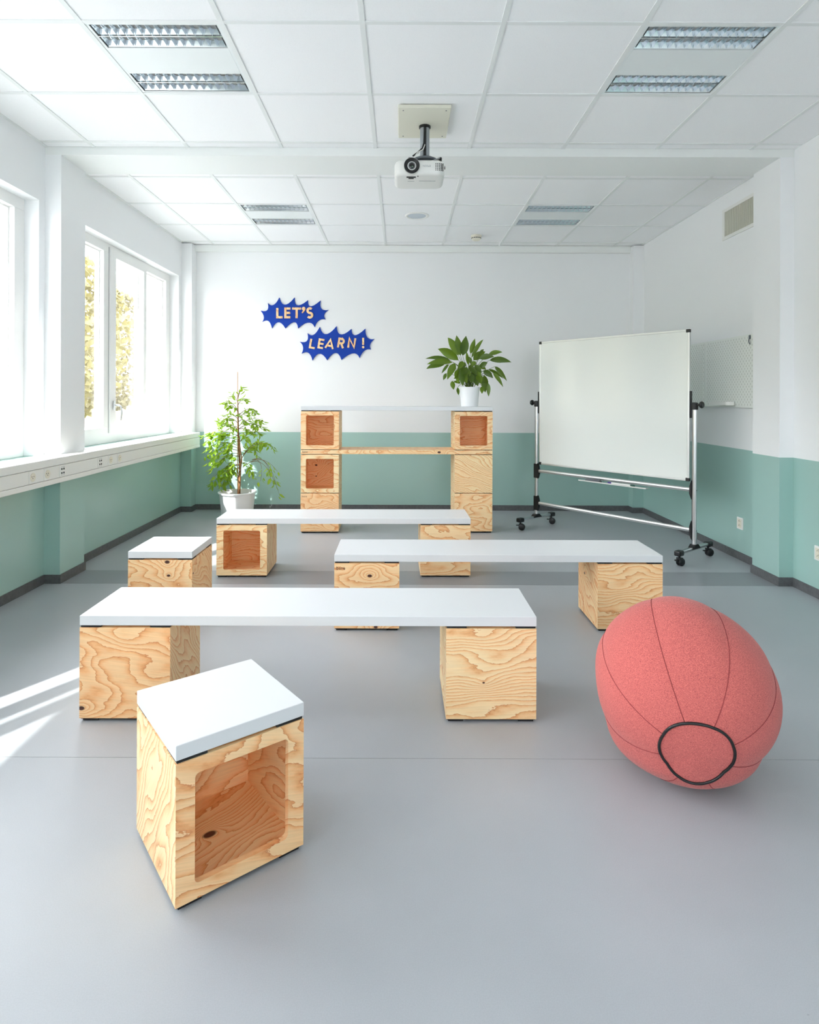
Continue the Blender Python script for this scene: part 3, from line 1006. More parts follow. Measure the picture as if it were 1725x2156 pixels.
def crate(label, fl, rz, zb=0.0, opened=False, faces=None, top='pad', foot=True, group='pine cubes', logo=None):
    """cube of mitred pine panels; fl = front left corner on the floor plan; local -y is the front"""
    c, s_ = math.cos(rz), math.sin(rz)
    x = fl[0] + (S / 2) * c - (S / 2) * s_
    y = fl[1] + (S / 2) * s_ + (S / 2) * c
    t = thing('pine_crate', label, 'storage cube', (x, y, zb), rz, group)
    faces = faces or {}
    z0 = Z0 if foot else 0.0
    zc = z0 + S / 2
    for nm, e in ROTS.items():
        me = PANEL_OPEN if (nm == 'front' and opened) else PANEL
        o = obj('front_panel' if nm == 'front' else ('back_panel' if nm == 'back' else 'side_panel'), me, M['wood'], t)
        R = Matrix.Rotation(e[2], 4, 'Z')
        o.matrix_local = Matrix.Translation((0, 0, zc)) @ R @ Matrix.Translation((0, -S / 2 + EPS, 0))
        wood(o, **faces.get(nm, {}))
    for nm, ang in (('top_panel', -PI / 2), ('bottom_panel', PI / 2)):
        o = obj(nm, PANEL, M['wood'], t)
        o.matrix_local = Matrix.Translation((0, 0, zc)) @ Matrix.Rotation(ang, 4, 'X') @ Matrix.Translation((0, -S / 2 + EPS, 0))
        wood(o, **faces.get(nm, {}))
    if top:
        me = PAD if top == 'pad' else PAD_THIN
        for k in range(4):
            o = obj('corner_pad', me, M['black'], t)
            o.matrix_local = Matrix.Rotation(k * PI / 2, 4, 'Z') @ Matrix.Translation((-S / 2 + .004, -S / 2 + .004, z0 + S))
    if foot:
        MB().box(-S / 2 + .005, S / 2 - .005, -S / 2 + .005, S / 2 - .005, .0085, z0).build('base_plate', M['black'], t)
        for k in range(4):
            o = obj('foot', FOOT, M['black'], t)
            o.matrix_local = Matrix.Rotation(k * PI / 2, 4, 'Z') @ Matrix.Translation((-S / 2 + .010, -S / 2 + .010, 0))
    if logo:
        text_part('logo', 'bene', .026, M[logo], t, Matrix.Translation((-S / 2 + .036, -S / 2 + EPS, z0 + S - .036)) @ Matrix.Rotation(PI / 2, 4, 'X'))
    return t
BT = .0385
def board(label, fl, rz, zb, L=1.8145, D=S, mt_='white_lam', name='bench_board', cat='board', group=None, logo=False):
    c, s_ = math.cos(rz), math.sin(rz)
    x = fl[0] + (L / 2) * c - (D / 2) * s_
    y = fl[1] + (L / 2) * s_ + (D / 2) * c
    m = MB().box(-L / 2, L / 2, -D / 2, D / 2, 0, BT)
    if mt_ == 'wood':
        me = m.mesh(name, .0015, 1)
        uv = me.uv_layers.new(name='UVMap')
        for p in me.polygons:
            for li in p.loop_indices:
                q = me.vertices[me.loops[li].vertex_index].co
                uv.data[li].uv = (q.x, q.y) if abs(p.normal.z) > .7 else (q.x, q.z)
        if logo:
            t = thing(name, label, cat, (x, y, zb), rz, group)
            o = obj('plank', me, M['wood'], t)
            wood(o, tone=.55, turn=0, knot=(.40, .019, .012))
            text_part('logo', 'bene', .026, M['text_dark'], t, Matrix.Translation((-L / 2 + .04, -D / 2, .013)) @ Matrix.Rotation(PI / 2, 4, 'X'))
            return t
    else:
        me = m.mesh(name, .0018, 2)
    o = obj(name, me, M[mt_], None, (x, y, zb), rz)
    return tag(o, label, cat, group)
ZB = Z0 + S + .0085
def along(p, rz, d):
    return (p[0] + d * math.cos(rz), p[1] + d * math.sin(rz))
BL = 1.8145
# nearest bench
p, r = (-1.2727, 2.4005), .0023
crate('pine cube with swirling grain carrying left end of nearest bench', p, r, faces={'front': dict(tone=.92, turn=.12, seed=11.3, fine=.12, knot=(-.172, -.14, .010)), 'right': dict(tone=.35, turn=.75, seed=4.1, fine=.5)})
crate('pine cube with fine wavy grain carrying right end of nearest bench', along(p, r, BL - S), r, faces={'front': dict(tone=.45, turn=-.05, seed=21.7, fine=.75, knot=(-.03, -.035, .004)), 'left': dict(tone=.0, turn=0)})
board('long white board of the nearest bench', p, r, ZB, BL, group='white bench boards')
# middle bench
p, r = (-.366, 3.3396), .0015
crate('pine cube with dark knot carrying left end of middle bench', p, r, logo='text_dark', faces={'front': dict(tone=.6, turn=.02, seed=31.9, fine=.05, knot=(.016, .11, .010), knot_b=(.05, -.172, .009))})
crate('pine cube behind the coral bean bag carrying the middle bench', along(p, r, BL - S), r, faces={'front': dict(tone=.8, turn=-.08, seed=8.4, fine=.45), 'left': dict(tone=.55, turn=.5, seed=15.2, knot=(-.06, .06, .008))})
board('long white board of the middle bench', p, r, ZB, BL, group='white bench boards')
# rear bench
p, r = (-1.3132, 4.312), .0132
crate('open pine cube carrying left end of rear bench', p, r, opened=True, faces={'front': dict(tone=.25, seed=2.2), 'right': dict(tone=.35, turn=1.2, seed=12.2), 'back': dict(tone=.6), 'left': dict(tone=.5), 'bottom_panel': dict(tone=.5)})
crate('plain pine cube carrying right end of rear bench', along(p, r, BL - S), r, faces={'front': dict(tone=.5, turn=.05, seed=17.8), 'left': dict(tone=.0)})
board('long white board of the rear bench', p, r, ZB, BL, group='white bench boards')
# stools: one cube and a short white top
p, r = (-1.5284, 3.3922), .003
crate('pine cube with two knots under the rear white stool top', p, r, faces={'front': dict(tone=.62, turn=0, seed=5.55, fine=0, knot=(.04, .168, .011), knot_b=(.048, .092, .008)), 'right': dict(tone=.75, turn=.6, seed=9.9, knot=(-.16, .1, .006))})
board('square white stool top on the rear stool by the windows', p, r, ZB, S, group='square stool tops', name='stool_top', cat='stool top')
p, r = (-.5586, 1.5083), .6609
crate('large foreground pine cube with open front turned to the right', p, r, opened=True, faces={'front': dict(tone=.85, turn=.3, seed=14.4, fine=.1), 'left': dict(tone=.05, turn=-.95, seed=6.6, fine=.35), 'bottom_panel': dict(tone=.5, turn=.3, seed=19.1, fine=.7, knot=(-.027, .0146, .015)), 'right': dict(tone=.45, turn=.4), 'back': dict(tone=.45)})
board('square white stool top on the foreground cube', p, r, ZB, S, group='square stool tops', name='stool_top', cat='stool top')
# shelf of stacked cubes against the back wall
p, r = (-.9455, 5.7056), .0192
q = along(p, r, BL - S)
G2 = .0052
za = 0.004
z1 = za + Z0 + S + G2
crate('bottom left pine cube of the shelf with swirling grain', p, r, za, top='thin', logo='text_red', faces={'front': dict(tone=.8, turn=.3, seed=24.4), 'right': dict(tone=.1)}, group='shelf cubes')
crate('bottom right pine cube of the shelf with orange streaks', q, r, za, top='thin', faces={'front': dict(tone=.5, turn=0, seed=27.3), 'left': dict(tone=.05)}, group='shelf cubes')
crate('middle left open pine cube of the shelf', p, r, z1, opened=True, top='thin', foot=False, faces={'front': dict(tone=.12, turn=0, seed=33.1), 'back': dict(tone=.65, seed=3.3, turn=.3, knot=(.075, .055, .010), knot_b=(.075, -.055, .006)), 'right': dict(tone=.1), 'left': dict(tone=.8)}, group='shelf cubes')
crate('middle right closed pine cube of the shelf', q, r, z1, top='thin', foot=False, faces={'front': dict(tone=.35, turn=.45, seed=36.6, fine=.8), 'left': dict(tone=.05)}, group='shelf cubes')
z2 = z1 + S + G2
board('bare pine plank across the middle of the shelf', p, r, z2, BL, mt_='wood', name='shelf_plank', cat='shelf board', logo=True)
z3 = z2 + BT + G2
crate('top left open pine cube of the shelf', p, r, z3, opened=True, top='pad', foot=False, faces={'front': dict(tone=.72, turn=.1, seed=41.2), 'back': dict(tone=.65, turn=0), 'right': dict(tone=.1), 'left': dict(tone=.5)}, group='shelf cubes')
crate('top right open pine cube of the shelf under the potted lily', q, r, z3, opened=True, top='pad', foot=False, faces={'front': dict(tone=.62, turn=0, seed=44.7), 'back': dict(tone=.6, turn=.1), 'left': dict(tone=.05), 'right': dict(tone=.7)}, group='shelf cubes')
def shelf_pads(base, n):
    c, s_ = math.cos(r), math.sin(r)
    cx_ = base[0] + (S / 2) * c - (S / 2) * s_
    cy_ = base[1] + (S / 2) * s_ + (S / 2) * c
    t = thing('rubber_pads', n, 'pad', (cx_, cy_, z2 + BT), r, 'pads on the shelf plank')
    for k in range(4):
        o = obj('pad', PAD_THIN, M['black'], t)
        o.matrix_local = Matrix.Rotation(k * PI / 2, 4, 'Z') @ Matrix.Translation((-S / 2 + .004, -S / 2 + .004, 0))
shelf_pads(p, 'thin black pads between pine plank and top left cube')
shelf_pads(q, 'thin black pads between pine plank and top right cube')
ZT = z3 + S + .0085
board('long white top board of the shelf under the plant', p, r, ZT, BL, name='white_shelf_board', cat='shelf board')
SHELF_TOP = ZT + BT

# ------------------------------------------------------------------ wall signs
YW = YB
def sign_xy(zx, zy):
    px, py = 540 + zx / 6.635, 610 + zy / 6.635
    Y = YW - .012
    x = (px - CX) * Y / F_PX
    z = CAM_H - (py - CY - ROLL * (px - CX)) * Y / F_PX
    return x, z
def burst(tips, mids, label, name):
    pts = []
    n = len(tips)
    for i in range(n):
        a, b_ = Vector(tips[i]), Vector(tips[(i + 1) % n])
        m = Vector(mids[i])
        c = 2 * m - .5 * (a + b_)
        for k in range(7):
            u = k / 7
            pts.append((1 - u) ** 2 * a + 2 * u * (1 - u) * c + u * u * b_)
    P = [sign_xy(*q_) for q_ in pts]
    cx_ = sum(q_[0] for q_ in P) / len(P)
    zc = sum(q_[1] for q_ in P) / len(P)
    t = thing(name, label, 'wall sign', (cx_, YW - .001, zc), 0, 'burst shaped wall signs')
    P = [(x - cx_, z - zc) for x, z in P]
    me = bpy.data.meshes.new('plate')
    bm = bmesh.new()
    vs = [bm.verts.new((x, -.014, z)) for x, z in P]
    f = bm.faces.new(vs)
    e = bmesh.ops.extrude_face_region(bm, geom=[f])
    for g in e['geom']:
        if isinstance(g, bmesh.types.BMVert):
            g.co.y = 0
    bmesh.ops.triangulate(bm, faces=[f_ for f_ in bm.faces if len(f_.verts) > 4])
    bmesh.ops.recalc_face_normals(bm, faces=bm.faces)
    bm.to_mesh(me)
    bm.free()
    obj('plate', me, M['blue'], t)
    return t, cx_, zc
def arc(cx_, cy_, r_, a0, a1, n=12):
    return [(cx_ + r_ * math.cos(math.radians(a0 + (a1 - a0) * k / n)), cy_ + r_ * math.sin(math.radians(a0 + (a1 - a0) * k / n))) for k in range(n + 1)]
# letters as strokes in a unit box 0..1 high (y up); each stroke = polyline
LET = {
    'L': (.60, [[(.1, .95), (.1, .1), (.58, .1)]]),
    'E': (.60, [[(.56, .9), (.1, .9), (.1, .1), (.56, .1)], [(.1, .5), (.54, .5)]]),
    'T': (.86, [[(.02, .9), (.84, .9)], [(.43, .9), (.43, .02)]]),
    'S': (.62, [arc(.32, .70, .2, 40, 270, 12) + arc(.32, .30, .2, 90, -145, 12)[1:]]),
    'A': (.86, [[(.05, .03), (.43, .93), (.81, .03)], [(.2, .3), (.66, .3)]]),
    'R': (.66, [[(.1, .02), (.1, .9), (.34, .9)] + arc(.34, .68, .22, 90, -90, 10) + [(.1, .46)], [(.34, .46), (.60, .03)]]),
    'N': (.76, [[(.1, .02), (.1, .9), (.64, .1), (.64, .98)]]),
    '!': (.2, [[(.1, .98), (.1, .3)]]),
}
def letter(ch, zx, zy, h, rot, t, ox, oz, sw=.2):
    """flat wooden letter standing on the sign; (zx,zy) centre in sign picture units, h height"""
    x0, z0 = sign_xy(zx, zy)
    sc = h / 6.635 * (YW - .012) / F_PX
    m = MB()
    if ch == "'":
        pts = arc(.5, .8, .17, 0, 180, 8) + [(.36, .70), (.45, .66), (.30, .40), (.42, .38), (.66, .70)]
        polys = [[(a - .5, b_ - .6) for a, b_ in pts]]
        wdt = 0
    else:
        wdt, strokes = LET[ch]
        polys = []
        for st in strokes:
            L = [Vector((a - wdt / 2, b_ - .5)) for a, b_ in st]
            left, right = [], []
            for i, q_ in enumerate(L):
                if i == 0:
                    d = (L[1] - L[0]).normalized(); nrm = Vector((-d.y, d.x)); k = 1
                elif i == len(L) - 1:
                    d = (L[i] - L[i - 1]).normalized(); nrm = Vector((-d.y, d.x)); k = 1
                else:
                    d1 = (L[i] - L[i - 1]).normalized(); d2 = (L[i + 1] - L[i]).normalized()
                    n1 = Vector((-d1.y, d1.x)); n2 = Vector((-d2.y, d2.x))
                    nrm = (n1 + n2).normalized(); k = min(1 / max(nrm.dot(n1), .35), 1.8)
                left.append(q_ + nrm * sw / 2 * k); right.append(q_ - nrm * sw / 2 * k)
            for i in range(len(L) - 1):
                polys.append([left[i], left[i + 1], right[i + 1], right[i]][::-1])
        if ch == '!':
            polys.append([(a - wdt / 2, b_ - .5) for a, b_ in arc(.1, .08, .12, 0, 330, 11)])
    cr_, sr = math.cos(rot), math.sin(rot)
    for k, pg in enumerate(polys):
        q_ = [((a * cr_ - b_ * sr) * sc + x0 - ox, (a * sr + b_ * cr_) * sc + z0 - oz) for a, b_ in pg]
        m.prism(q_, -.022 - .0001 * k, -.0139, on_y(0))
    me = m.mesh('letter')
    uv = me.uv_layers.new(name='UVMap')
    for l in me.loops:
        c = me.vertices[l.vertex_index].co
        uv.data[l.index].uv = (c.z, c.x)
    o = obj('letter', me, M['wood'], t)
    wood(o, tone=.45, turn=0)
T1 = [(55, 293), (155, 185), (316, 108), (530, 108), (715, 147), (893, 150), (1005, 282), (962, 413), (812, 523), (580, 540), (402, 540), (215, 540), (80, 447)]
M1 = [(148, 285), (235, 213), (395, 210), (570, 218), (755, 232), (905, 265), (945, 345), (868, 430), (720, 458), (525, 452), (305, 453), (165, 437), (100, 375)]
t, ox, oz = burst(T1, M1, "blue burst sign with wooden letters LET'S", 'burst_sign')
for ch, x, y, h in (('L', 320, 325, 152), ('E', 434, 325, 152), ('T', 560, 325, 152), ("'", 658, 296, 150), ('S', 743, 325, 160)):
    letter(ch, x, y, h, 0, t, ox, oz)
T2 = [(603, 727), (712, 605), (883, 518), (1118, 508), (1325, 547), (1520, 543), (1648, 687), (1600, 835), (1440, 955), (1187, 980), (988, 985), (783, 990), (630, 893)]
M2 = [(703, 715), (795, 630), (970, 622), (1175, 625), (1375, 636), (1550, 668), (1587, 765), (1510, 850), (1350, 888), (1105, 882), (880, 893), (725, 882), (650, 800)]
t, ox, oz = burst(T2, M2, 'blue burst sign with wooden letters LEARN !', 'burst_sign')
for ch, x, y, h, a in (('L', 783, 755, 142, -.17), ('E', 902, 755, 142, -.17), ('A', 1025, 757, 140, -.17), ('R', 1182, 745, 145, -.17), ('N', 1332, 745, 150, -.14), ('!', 1490, 742, 145, 0)):
    letter(ch, x, y, h, a, t, ox, oz, .19)

# ------------------------------------------------------------------ mobile whiteboard
WBX, WBY, WBR = 1.8375, 5.411, math.atan2(-.7825, .6226)
t = thing('whiteboard_stand', 'mobile aluminium whiteboard stand on black casters', 'whiteboard stand', (WBX, WBY, 0), WBR)
HP = .785
for s in (-1, 1):
    x = s * HP
    MB().prism([(a * .019 * (1 if abs(b_) < .9 else .8), b_ * .013) for a, b_ in [(math.cos(k * PI / 8), math.sin(k * PI / 8)) for k in range(16)]], .11, 1.2, Matrix.Translation((x, 0, 0))).build('post', M['alu'], t, smooth=True, auto=.9)
    MB().box(x - .0205, x - .0175, -.004, .004, .11, 1.2).build('groove', M['dark_metal'], t)
    # base bar with black joint and end caps
    MB().box(x - .017, x + .017, -.225, .225, .088, .112).build('base_bar', M['alu'], t, bevel=.006)
    j = MB()
    j.prism([(-.062, 0), (.062, 0), (.024, .032), (-.024, .032)], -.023, .023, Matrix.Translation((x, 0, .1)) @ Matrix(((0, 0, 1, 0), (1, 0, 0, 0), (0, 1, 0, 0), (0, 0, 0, 1))))
    j.build('base_joint', M['black_plastic'], t)
    for e in (-1, 1):
        MB().box(x - .026, x + .026, e * .24 - .034, e * .24 + .034, .078, .118).build('end_cap', M['black_plastic'], t, bevel=.009)
        cs = obj('caster', None, None, t, (x, e * .236, 0))
        ang = {(-1, -1): .6, (-1, 1): .5, (1, -1): 1.3, (1, 1): 1.1}[(s, e)]
        cs.rotation_euler = (0, 0, ang)
        for q_ in (-1, 1):
            MB().lathe([(.0, -.008), (.026, -.008), (.0305, -.004), (.0305, .004), (.026, .008), (.0, .008)], 24, Matrix.Translation((.012, q_ * .012, .0305)) @ Matrix.Rotation(PI / 2, 4, 'X')).build('wheel', M['black_plastic'], cs, smooth=True, auto=.8)
        hd = MB()
        hd.lathe([(.0, -.0035), (.022, -.0035), (.022, .0035), (.0, .0035)], 20, Matrix.Translation((.012, 0, .034)) @ Matrix.Rotation(PI / 2, 4, 'X'))
        hd.box(-.014, .02, -.017, .017, .05, .064).tube([(0, 0, .055), (0, 0, .08)], .008, 10)
        hd.box(-.042, -.01, -.009, .009, .042, .05)
        hd.build('fork', M['black_plastic'], cs)
    # pivot clamp and knob
    MB().box(x - s * .03 - .004, x - s * .03 + .004, -.016, .016, 1.13, 1.345).build('clamp_plate', M['black_plastic'], t, bevel=.003)
    MB().lathe([(.0, -.03), (.024, -.028), (.026, -.01), (.026, .024), (.018, .03), (.0, .03)], 20, Matrix.Translation((x, 0, 1.236)) @ Matrix.Rotation(PI / 2, 4, 'Y') if False else Matrix.Translation((x, 0, 1.225))).build('clamp', M['black_plastic'], t, smooth=True, auto=.8)
    MB().tube([(x, 0, 1.236), (x + s * .045, 0, 1.236)], .009, 10).build('knob_shaft', M['black_plastic'], t)
    MB().lathe([(.0, -.012), (.022, -.012), (.027, -.004), (.027, .004), (.02, .012), (.0, .012)], 20, Matrix.Translation((x + s * .056, 0, 1.236)) @ Matrix.Rotation(PI / 2, 4, 'Y')).build('knob', M['black_plastic'], t, smooth=True, auto=.8)
    for z in (.56, .24):
        m_ = Matrix(((1, 0, 0, 0), (0, 0, 1, 0), (0, 1, 0, 0), (0, 0, 0, 1)))
        MB().prism([(x - s * .020, z - .075), (x - s * .0195, z + .075), (x - s * .034, z + .03), (x - s * .036, z - .03)] if s < 0 else [(x - .036, z - .03), (x - .034, z + .03), (x - .0195, z + .075), (x - .020, z - .075)], -.014, .014, m_).build('bar_joint', M['black_plastic'], t)
        MB().box(x - .0215, x + .0215, -.0155, .0155, z - .07, z + .07).build('bar_sleeve', M['black_plastic'], t) if s < 0 else MB().tube([(x + .019, -.004, z), (x + .023, -.004, z)], .004, 8).build('bolt', M['dark_metal'], t)
for z in (.56, .24):
    MB().prism([(a * .012, b_ * .017) for a, b_ in [(math.cos(k * PI / 8), math.sin(k * PI / 8)) for k in range(16)]], -HP + .03, HP - .03, Matrix(((0, 0, 1, 0), (1, 0, 0, 0), (0, 1, 0, z), (0, 0, 0, 1)))).build('cross_bar', M['alu_dull'], t, smooth=True, auto=.9)
    MB().box(-HP + .035, HP - .035, -.0128, -.011, z - .004, z - .001).build('groove', M['dark_metal'], t)
# pen tray clipped below the upper bar
MB().box(-.24, .42, -.075, -.014, .528, .531).build('pen_tray', M['alu_dull'], t)
MB().box(-.24, .42, -.078, -.075, .528, .538).build('tray_lip', M['alu_dull'], t)
# the board
bt = thing('whiteboard', 'large blank whiteboard panel with aluminium frame and black corners', 'whiteboard', (WBX, WBY, .62), WBR)
BW, B0, B1 = .748, .626 - .62, 1.838 - .62
MB().box(-BW + .012, BW - .012, -.008, .008, B0 + .012, B1 - .012).build('surface', M['board_white'], bt)
for n_, bx_ in (('rail', (-BW, BW, -.0105, .0105, B0, B0 + .018)), ('rail', (-BW, BW, -.0105, .0105, B1 - .018, B1)), ('rail', (-BW, -BW + .018, -.0105, .0105, B0 + .018, B1 - .018)), ('rail', (BW - .018, BW, -.0105, .0105, B0 + .018, B1 - .018))):
    MB().box(*bx_).build('frame_rail', M['alu_dull'], bt, bevel=.003)
for sx in (-1, 1):
    for z_ in (B0, B1):
        sz = 1 if z_ == B0 else -1
        xa, xb = sorted((sx * (BW + .0015), sx * (BW - .03)))
        za_, zb_ = sorted((z_ - sz * .0015, z_ + sz * .026))
        MB().box(xa, xb, -.0125, .0125, za_, zb_).build('corner_cap', M['black_plastic'], bt, bevel=.004)
# things on the tray
def wb(x, y, z):
    return (WBX + x * math.cos(WBR) - y * math.sin(WBR), WBY + x * math.sin(WBR) + y * math.cos(WBR), z)
t = thing('board_eraser', 'grey felt board eraser lying on the pen tray', 'eraser', wb(-.10, -.05, .5312), WBR)
MB().box(-.075, .075, -.018, .018, 0, .012).build('felt', M['felt'], t, bevel=.002)
MB().box(-.072, .072, -.016, .016, .012, .026).build('grip', M['felt'], t, bevel=.005)
def marker(label, x, body, cap, flip):
    t = thing('marker_pen', label, 'marker', wb(x, -.052, .531 + .0085), WBR, 'marker pens on the tray')
    MB().tube([(-.065, 0, 0), (.03, 0, 0)], .0085, 14).build('barrel', M[body], t, smooth=True, auto=.8)
    MB().tube([(.031, 0, 0), (.062, 0, 0), (.068, 0, 0)], [.0085, .0085, .006], 14).build('cap', M[cap], t, smooth=True, auto=.8)
    MB().tube([(-.07, 0, 0), (-.0652, 0, 0)], .0065, 14).build('end_plug', M[cap], t, smooth=True, auto=.8)
    if flip:
        t.rotation_euler = (0, 0, WBR + PI)
marker('marker pen with purple cap on the pen tray', .115, 'white_plastic', 'purple', True)
marker('white marker pen with dark green cap on the pen tray', .235, 'white_plastic', 'green_cap', False)

# ------------------------------------------------------------------ coral bean bag
BC = Vector((.980, 2.10, .281))
AX = Vector((-.25, -.90, -.305)).normalized()
def bag():
    t = thing('bean_bag', 'coral fabric bean bag ball with black piped end on the floor', 'bean bag', (BC.x, BC.y, 0))
    u = AX.cross(Vector((0, 0, 1))).normalized()
    v = u.cross(AX).normalized()
    base = Vector((BC.x, BC.y, 0))
    CAPS, CAPR = .25, .1
    GORES = 8
    def prof(s):
        # radius along the axis, s from -0.33 (rear) to CAPS (piped end)
        s0 = -.03
        if s > s0:
            k = (s - s0) / (CAPS + .018 - s0)
        else:
            k = (s - s0) / (-.285 - s0)
        return .293 * max(1 - abs(k) ** 2.25, 0) ** (1 / 2.0)
    def P(s, a, lift=0.0):
        rr = prof(s)
        g = (a / (2 * PI) * GORES) % 1.0
        pinch = 1 - .022 * math.exp(-(min(g, 1 - g) * 9) ** 1.0) * (rr / .29)
        wob = 1 + .014 * math.sin(3 * a + 4 * s) + .010 * math.sin(5 * a - 9 * s + 1.0)
        rr = rr * pinch * wob + lift
        q_ = BC + AX * s + (u * math.cos(a + .42) + v * math.sin(a + .42)) * rr
        # settles on the floor: squash the underside and let it spread
        if q_.z < .14:
            d = .14 - q_.z
            q_.z = .14 - .14 * (1 - math.exp(-d / .14 * 1.25)) / (1 - math.exp(-1.25 * 1.22))
            q_.z = max(q_.z, .001)
            out = Vector((q_.x - BC.x, q_.y - BC.y, 0))
            q_ += out * .10 * min(d / .14, 1)
        return q_ - base
    NA, NS = 96, 40
    m = MB()
    ss = [-.325 + (CAPS + .325) * (1 - math.cos(PI * .5 * 1.0 * (i / NS) * 1.0)) if False else -.285 + (CAPS + .285) * (i / NS) for i in range(NS + 1)]
    ss[0] = -.2849
    ss.insert(1, -.282); ss.insert(2, -.277)
    for s in ss:
        m.v += [tuple(P(s, 2 * PI * k / NA)) for k in range(NA)]
    for i in range(len(ss) - 1):
        for k in range(NA):
            m.f.append((i * NA + k, i * NA + (k + 1) % NA, (i + 1) * NA + (k + 1) % NA, (i + 1) * NA + k))
    m.f.append(tuple(range(NA - 1, -1, -1)))
    m.build('body', M['fabric'], t, smooth=True, auto=None)
    # end cap disc, slightly domed
    cm = MB()
    ring0 = [P(CAPS, 2 * PI * k / NA) for k in range(NA)]
    cc = sum(ring0, Vector()) / NA
    rings = [ring0]
    for f_ in (.75, .5, .25):
        rings.append([cc + (q_ - cc) * f_ + AX * .012 * (1 - f_ * f_) for q_ in ring0])
    for rg in rings:
        cm.v += [tuple(q_) for q_ in rg]
    cm.v.append(tuple(cc + AX * .012))
    for i in range(3):
        for k in range(NA):
            cm.f.append((i * NA + k, i * NA + (k + 1) % NA, (i + 1) * NA + (k + 1) % NA, (i + 1) * NA + k))
    for k in range(NA):
        cm.f.append((3 * NA + k, 3 * NA + (k + 1) % NA, 4 * NA))
    cm.build('end_cap', M['fabric'], t, smooth=True, auto=None)
    rp = [q_ + (q_ - cc).normalized() * .001 + AX * .002 for q_ in ring0]
    MB().tube(rp + [rp[0], rp[1]], .0045, 8, False).build('piping', M['black_plastic'], t, smooth=True, auto=None)
    for g in range(GORES):
        a = 2 * PI * g / GORES
        path = [P(-.27 + (CAPS + .27) * k / 40, a, .0006) for k in range(41)]
        MB().tube(path, .0013, 5).build('seam', M['seam_thread'], t, smooth=True, auto=None)
    return t
bag()

# ------------------------------------------------------------------ plants
def leaf_mesh(path, width, cup=.25, wave=0.0, side=None, name='leaf', prof=None):
    """blade along a polyline of points, pointed both ends, folded along the midrib"""
    P = [Vector(q_) for q_ in path]
    n = len(P)
    vs, fs = [], []
    for i, q_ in enumerate(P):
        d = (P[min(i + 1, n - 1)] - P[max(i - 1, 0)]).normalized()
        sd = side - d * side.dot(d)
        if sd.length < 1e-4:
            sd = d.orthogonal()
        sd.normalize()
        nrm = sd.cross(d).normalized()
        u = i / (n - 1)
        w_ = width / 2 * (math.sin(PI * min(u, 1) ** .8) ** .9 if 0 < u < 1 else 0.02)
        wv = wave * math.sin(u * 17) * w_
        vs += [q_ - sd * w_ + nrm * (w_ * cup + wv), q_ - sd * w_ * .5 + nrm * w_ * cup * .3, q_, q_ + sd * w_ * .5 + nrm * w_ * cup * .3, q_ + sd * w_ + nrm * (w_ * cup - wv)]
    for i in range(n - 1):
        for k in range(4):
            fs.append((i * 5 + k, i * 5 + k + 1, (i + 1) * 5 + k + 1, (i + 1) * 5 + k))
    m = MB()
    m.add(vs, fs)
    me = bpy.data.meshes.new(name)
    me.from_pydata(m.v, [], m.f)
    for p_ in me.polygons:
        p_.use_smooth = True
    me.update()
    return me
def bez(a, c, b_, n):
    a, b_, c = Vector(a), Vector(b_), Vector(c)
    return [(1 - k / n) ** 2 * a + 2 * (k / n) * (1 - k / n) * c + (k / n) ** 2 * b_ for k in range(n + 1)]

# peace lily on the shelf
LY = 5.905
LX = (989 - CX) * LY / F_PX
t = thing('potted_lily', 'broad leaved peace lily in white pot on the shelf top', 'potted plant', (LX, LY, SHELF_TOP))
PH, PR = .19, .098
MB().lathe([(.0, .0), (.078, .0), (.082, .004), (PR, PH - .004), (PR, PH), (PR - .006, PH), (PR - .009, PH - .012), (PR - .016, .03), (.0, .03)], 40).build('pot', M['pot_white'], t, smooth=True, auto=.6)
MB().lathe([(.0, PH - .02), (PR - .012, PH - .022), (PR - .02, PH - .05), (0, PH - .05)], 28).build('soil', M['soil'], t, smooth=True)
def lily_pt(zx, zy, dy):
    px, py = 880 + zx / 8.214, 700 + zy / 8.214
    Y = LY + dy
    return Vector(((px - CX) * Y / F_PX - LX, dy, CAM_H - (py - CY - ROLL * (px - CX)) * Y / F_PX - SHELF_TOP))
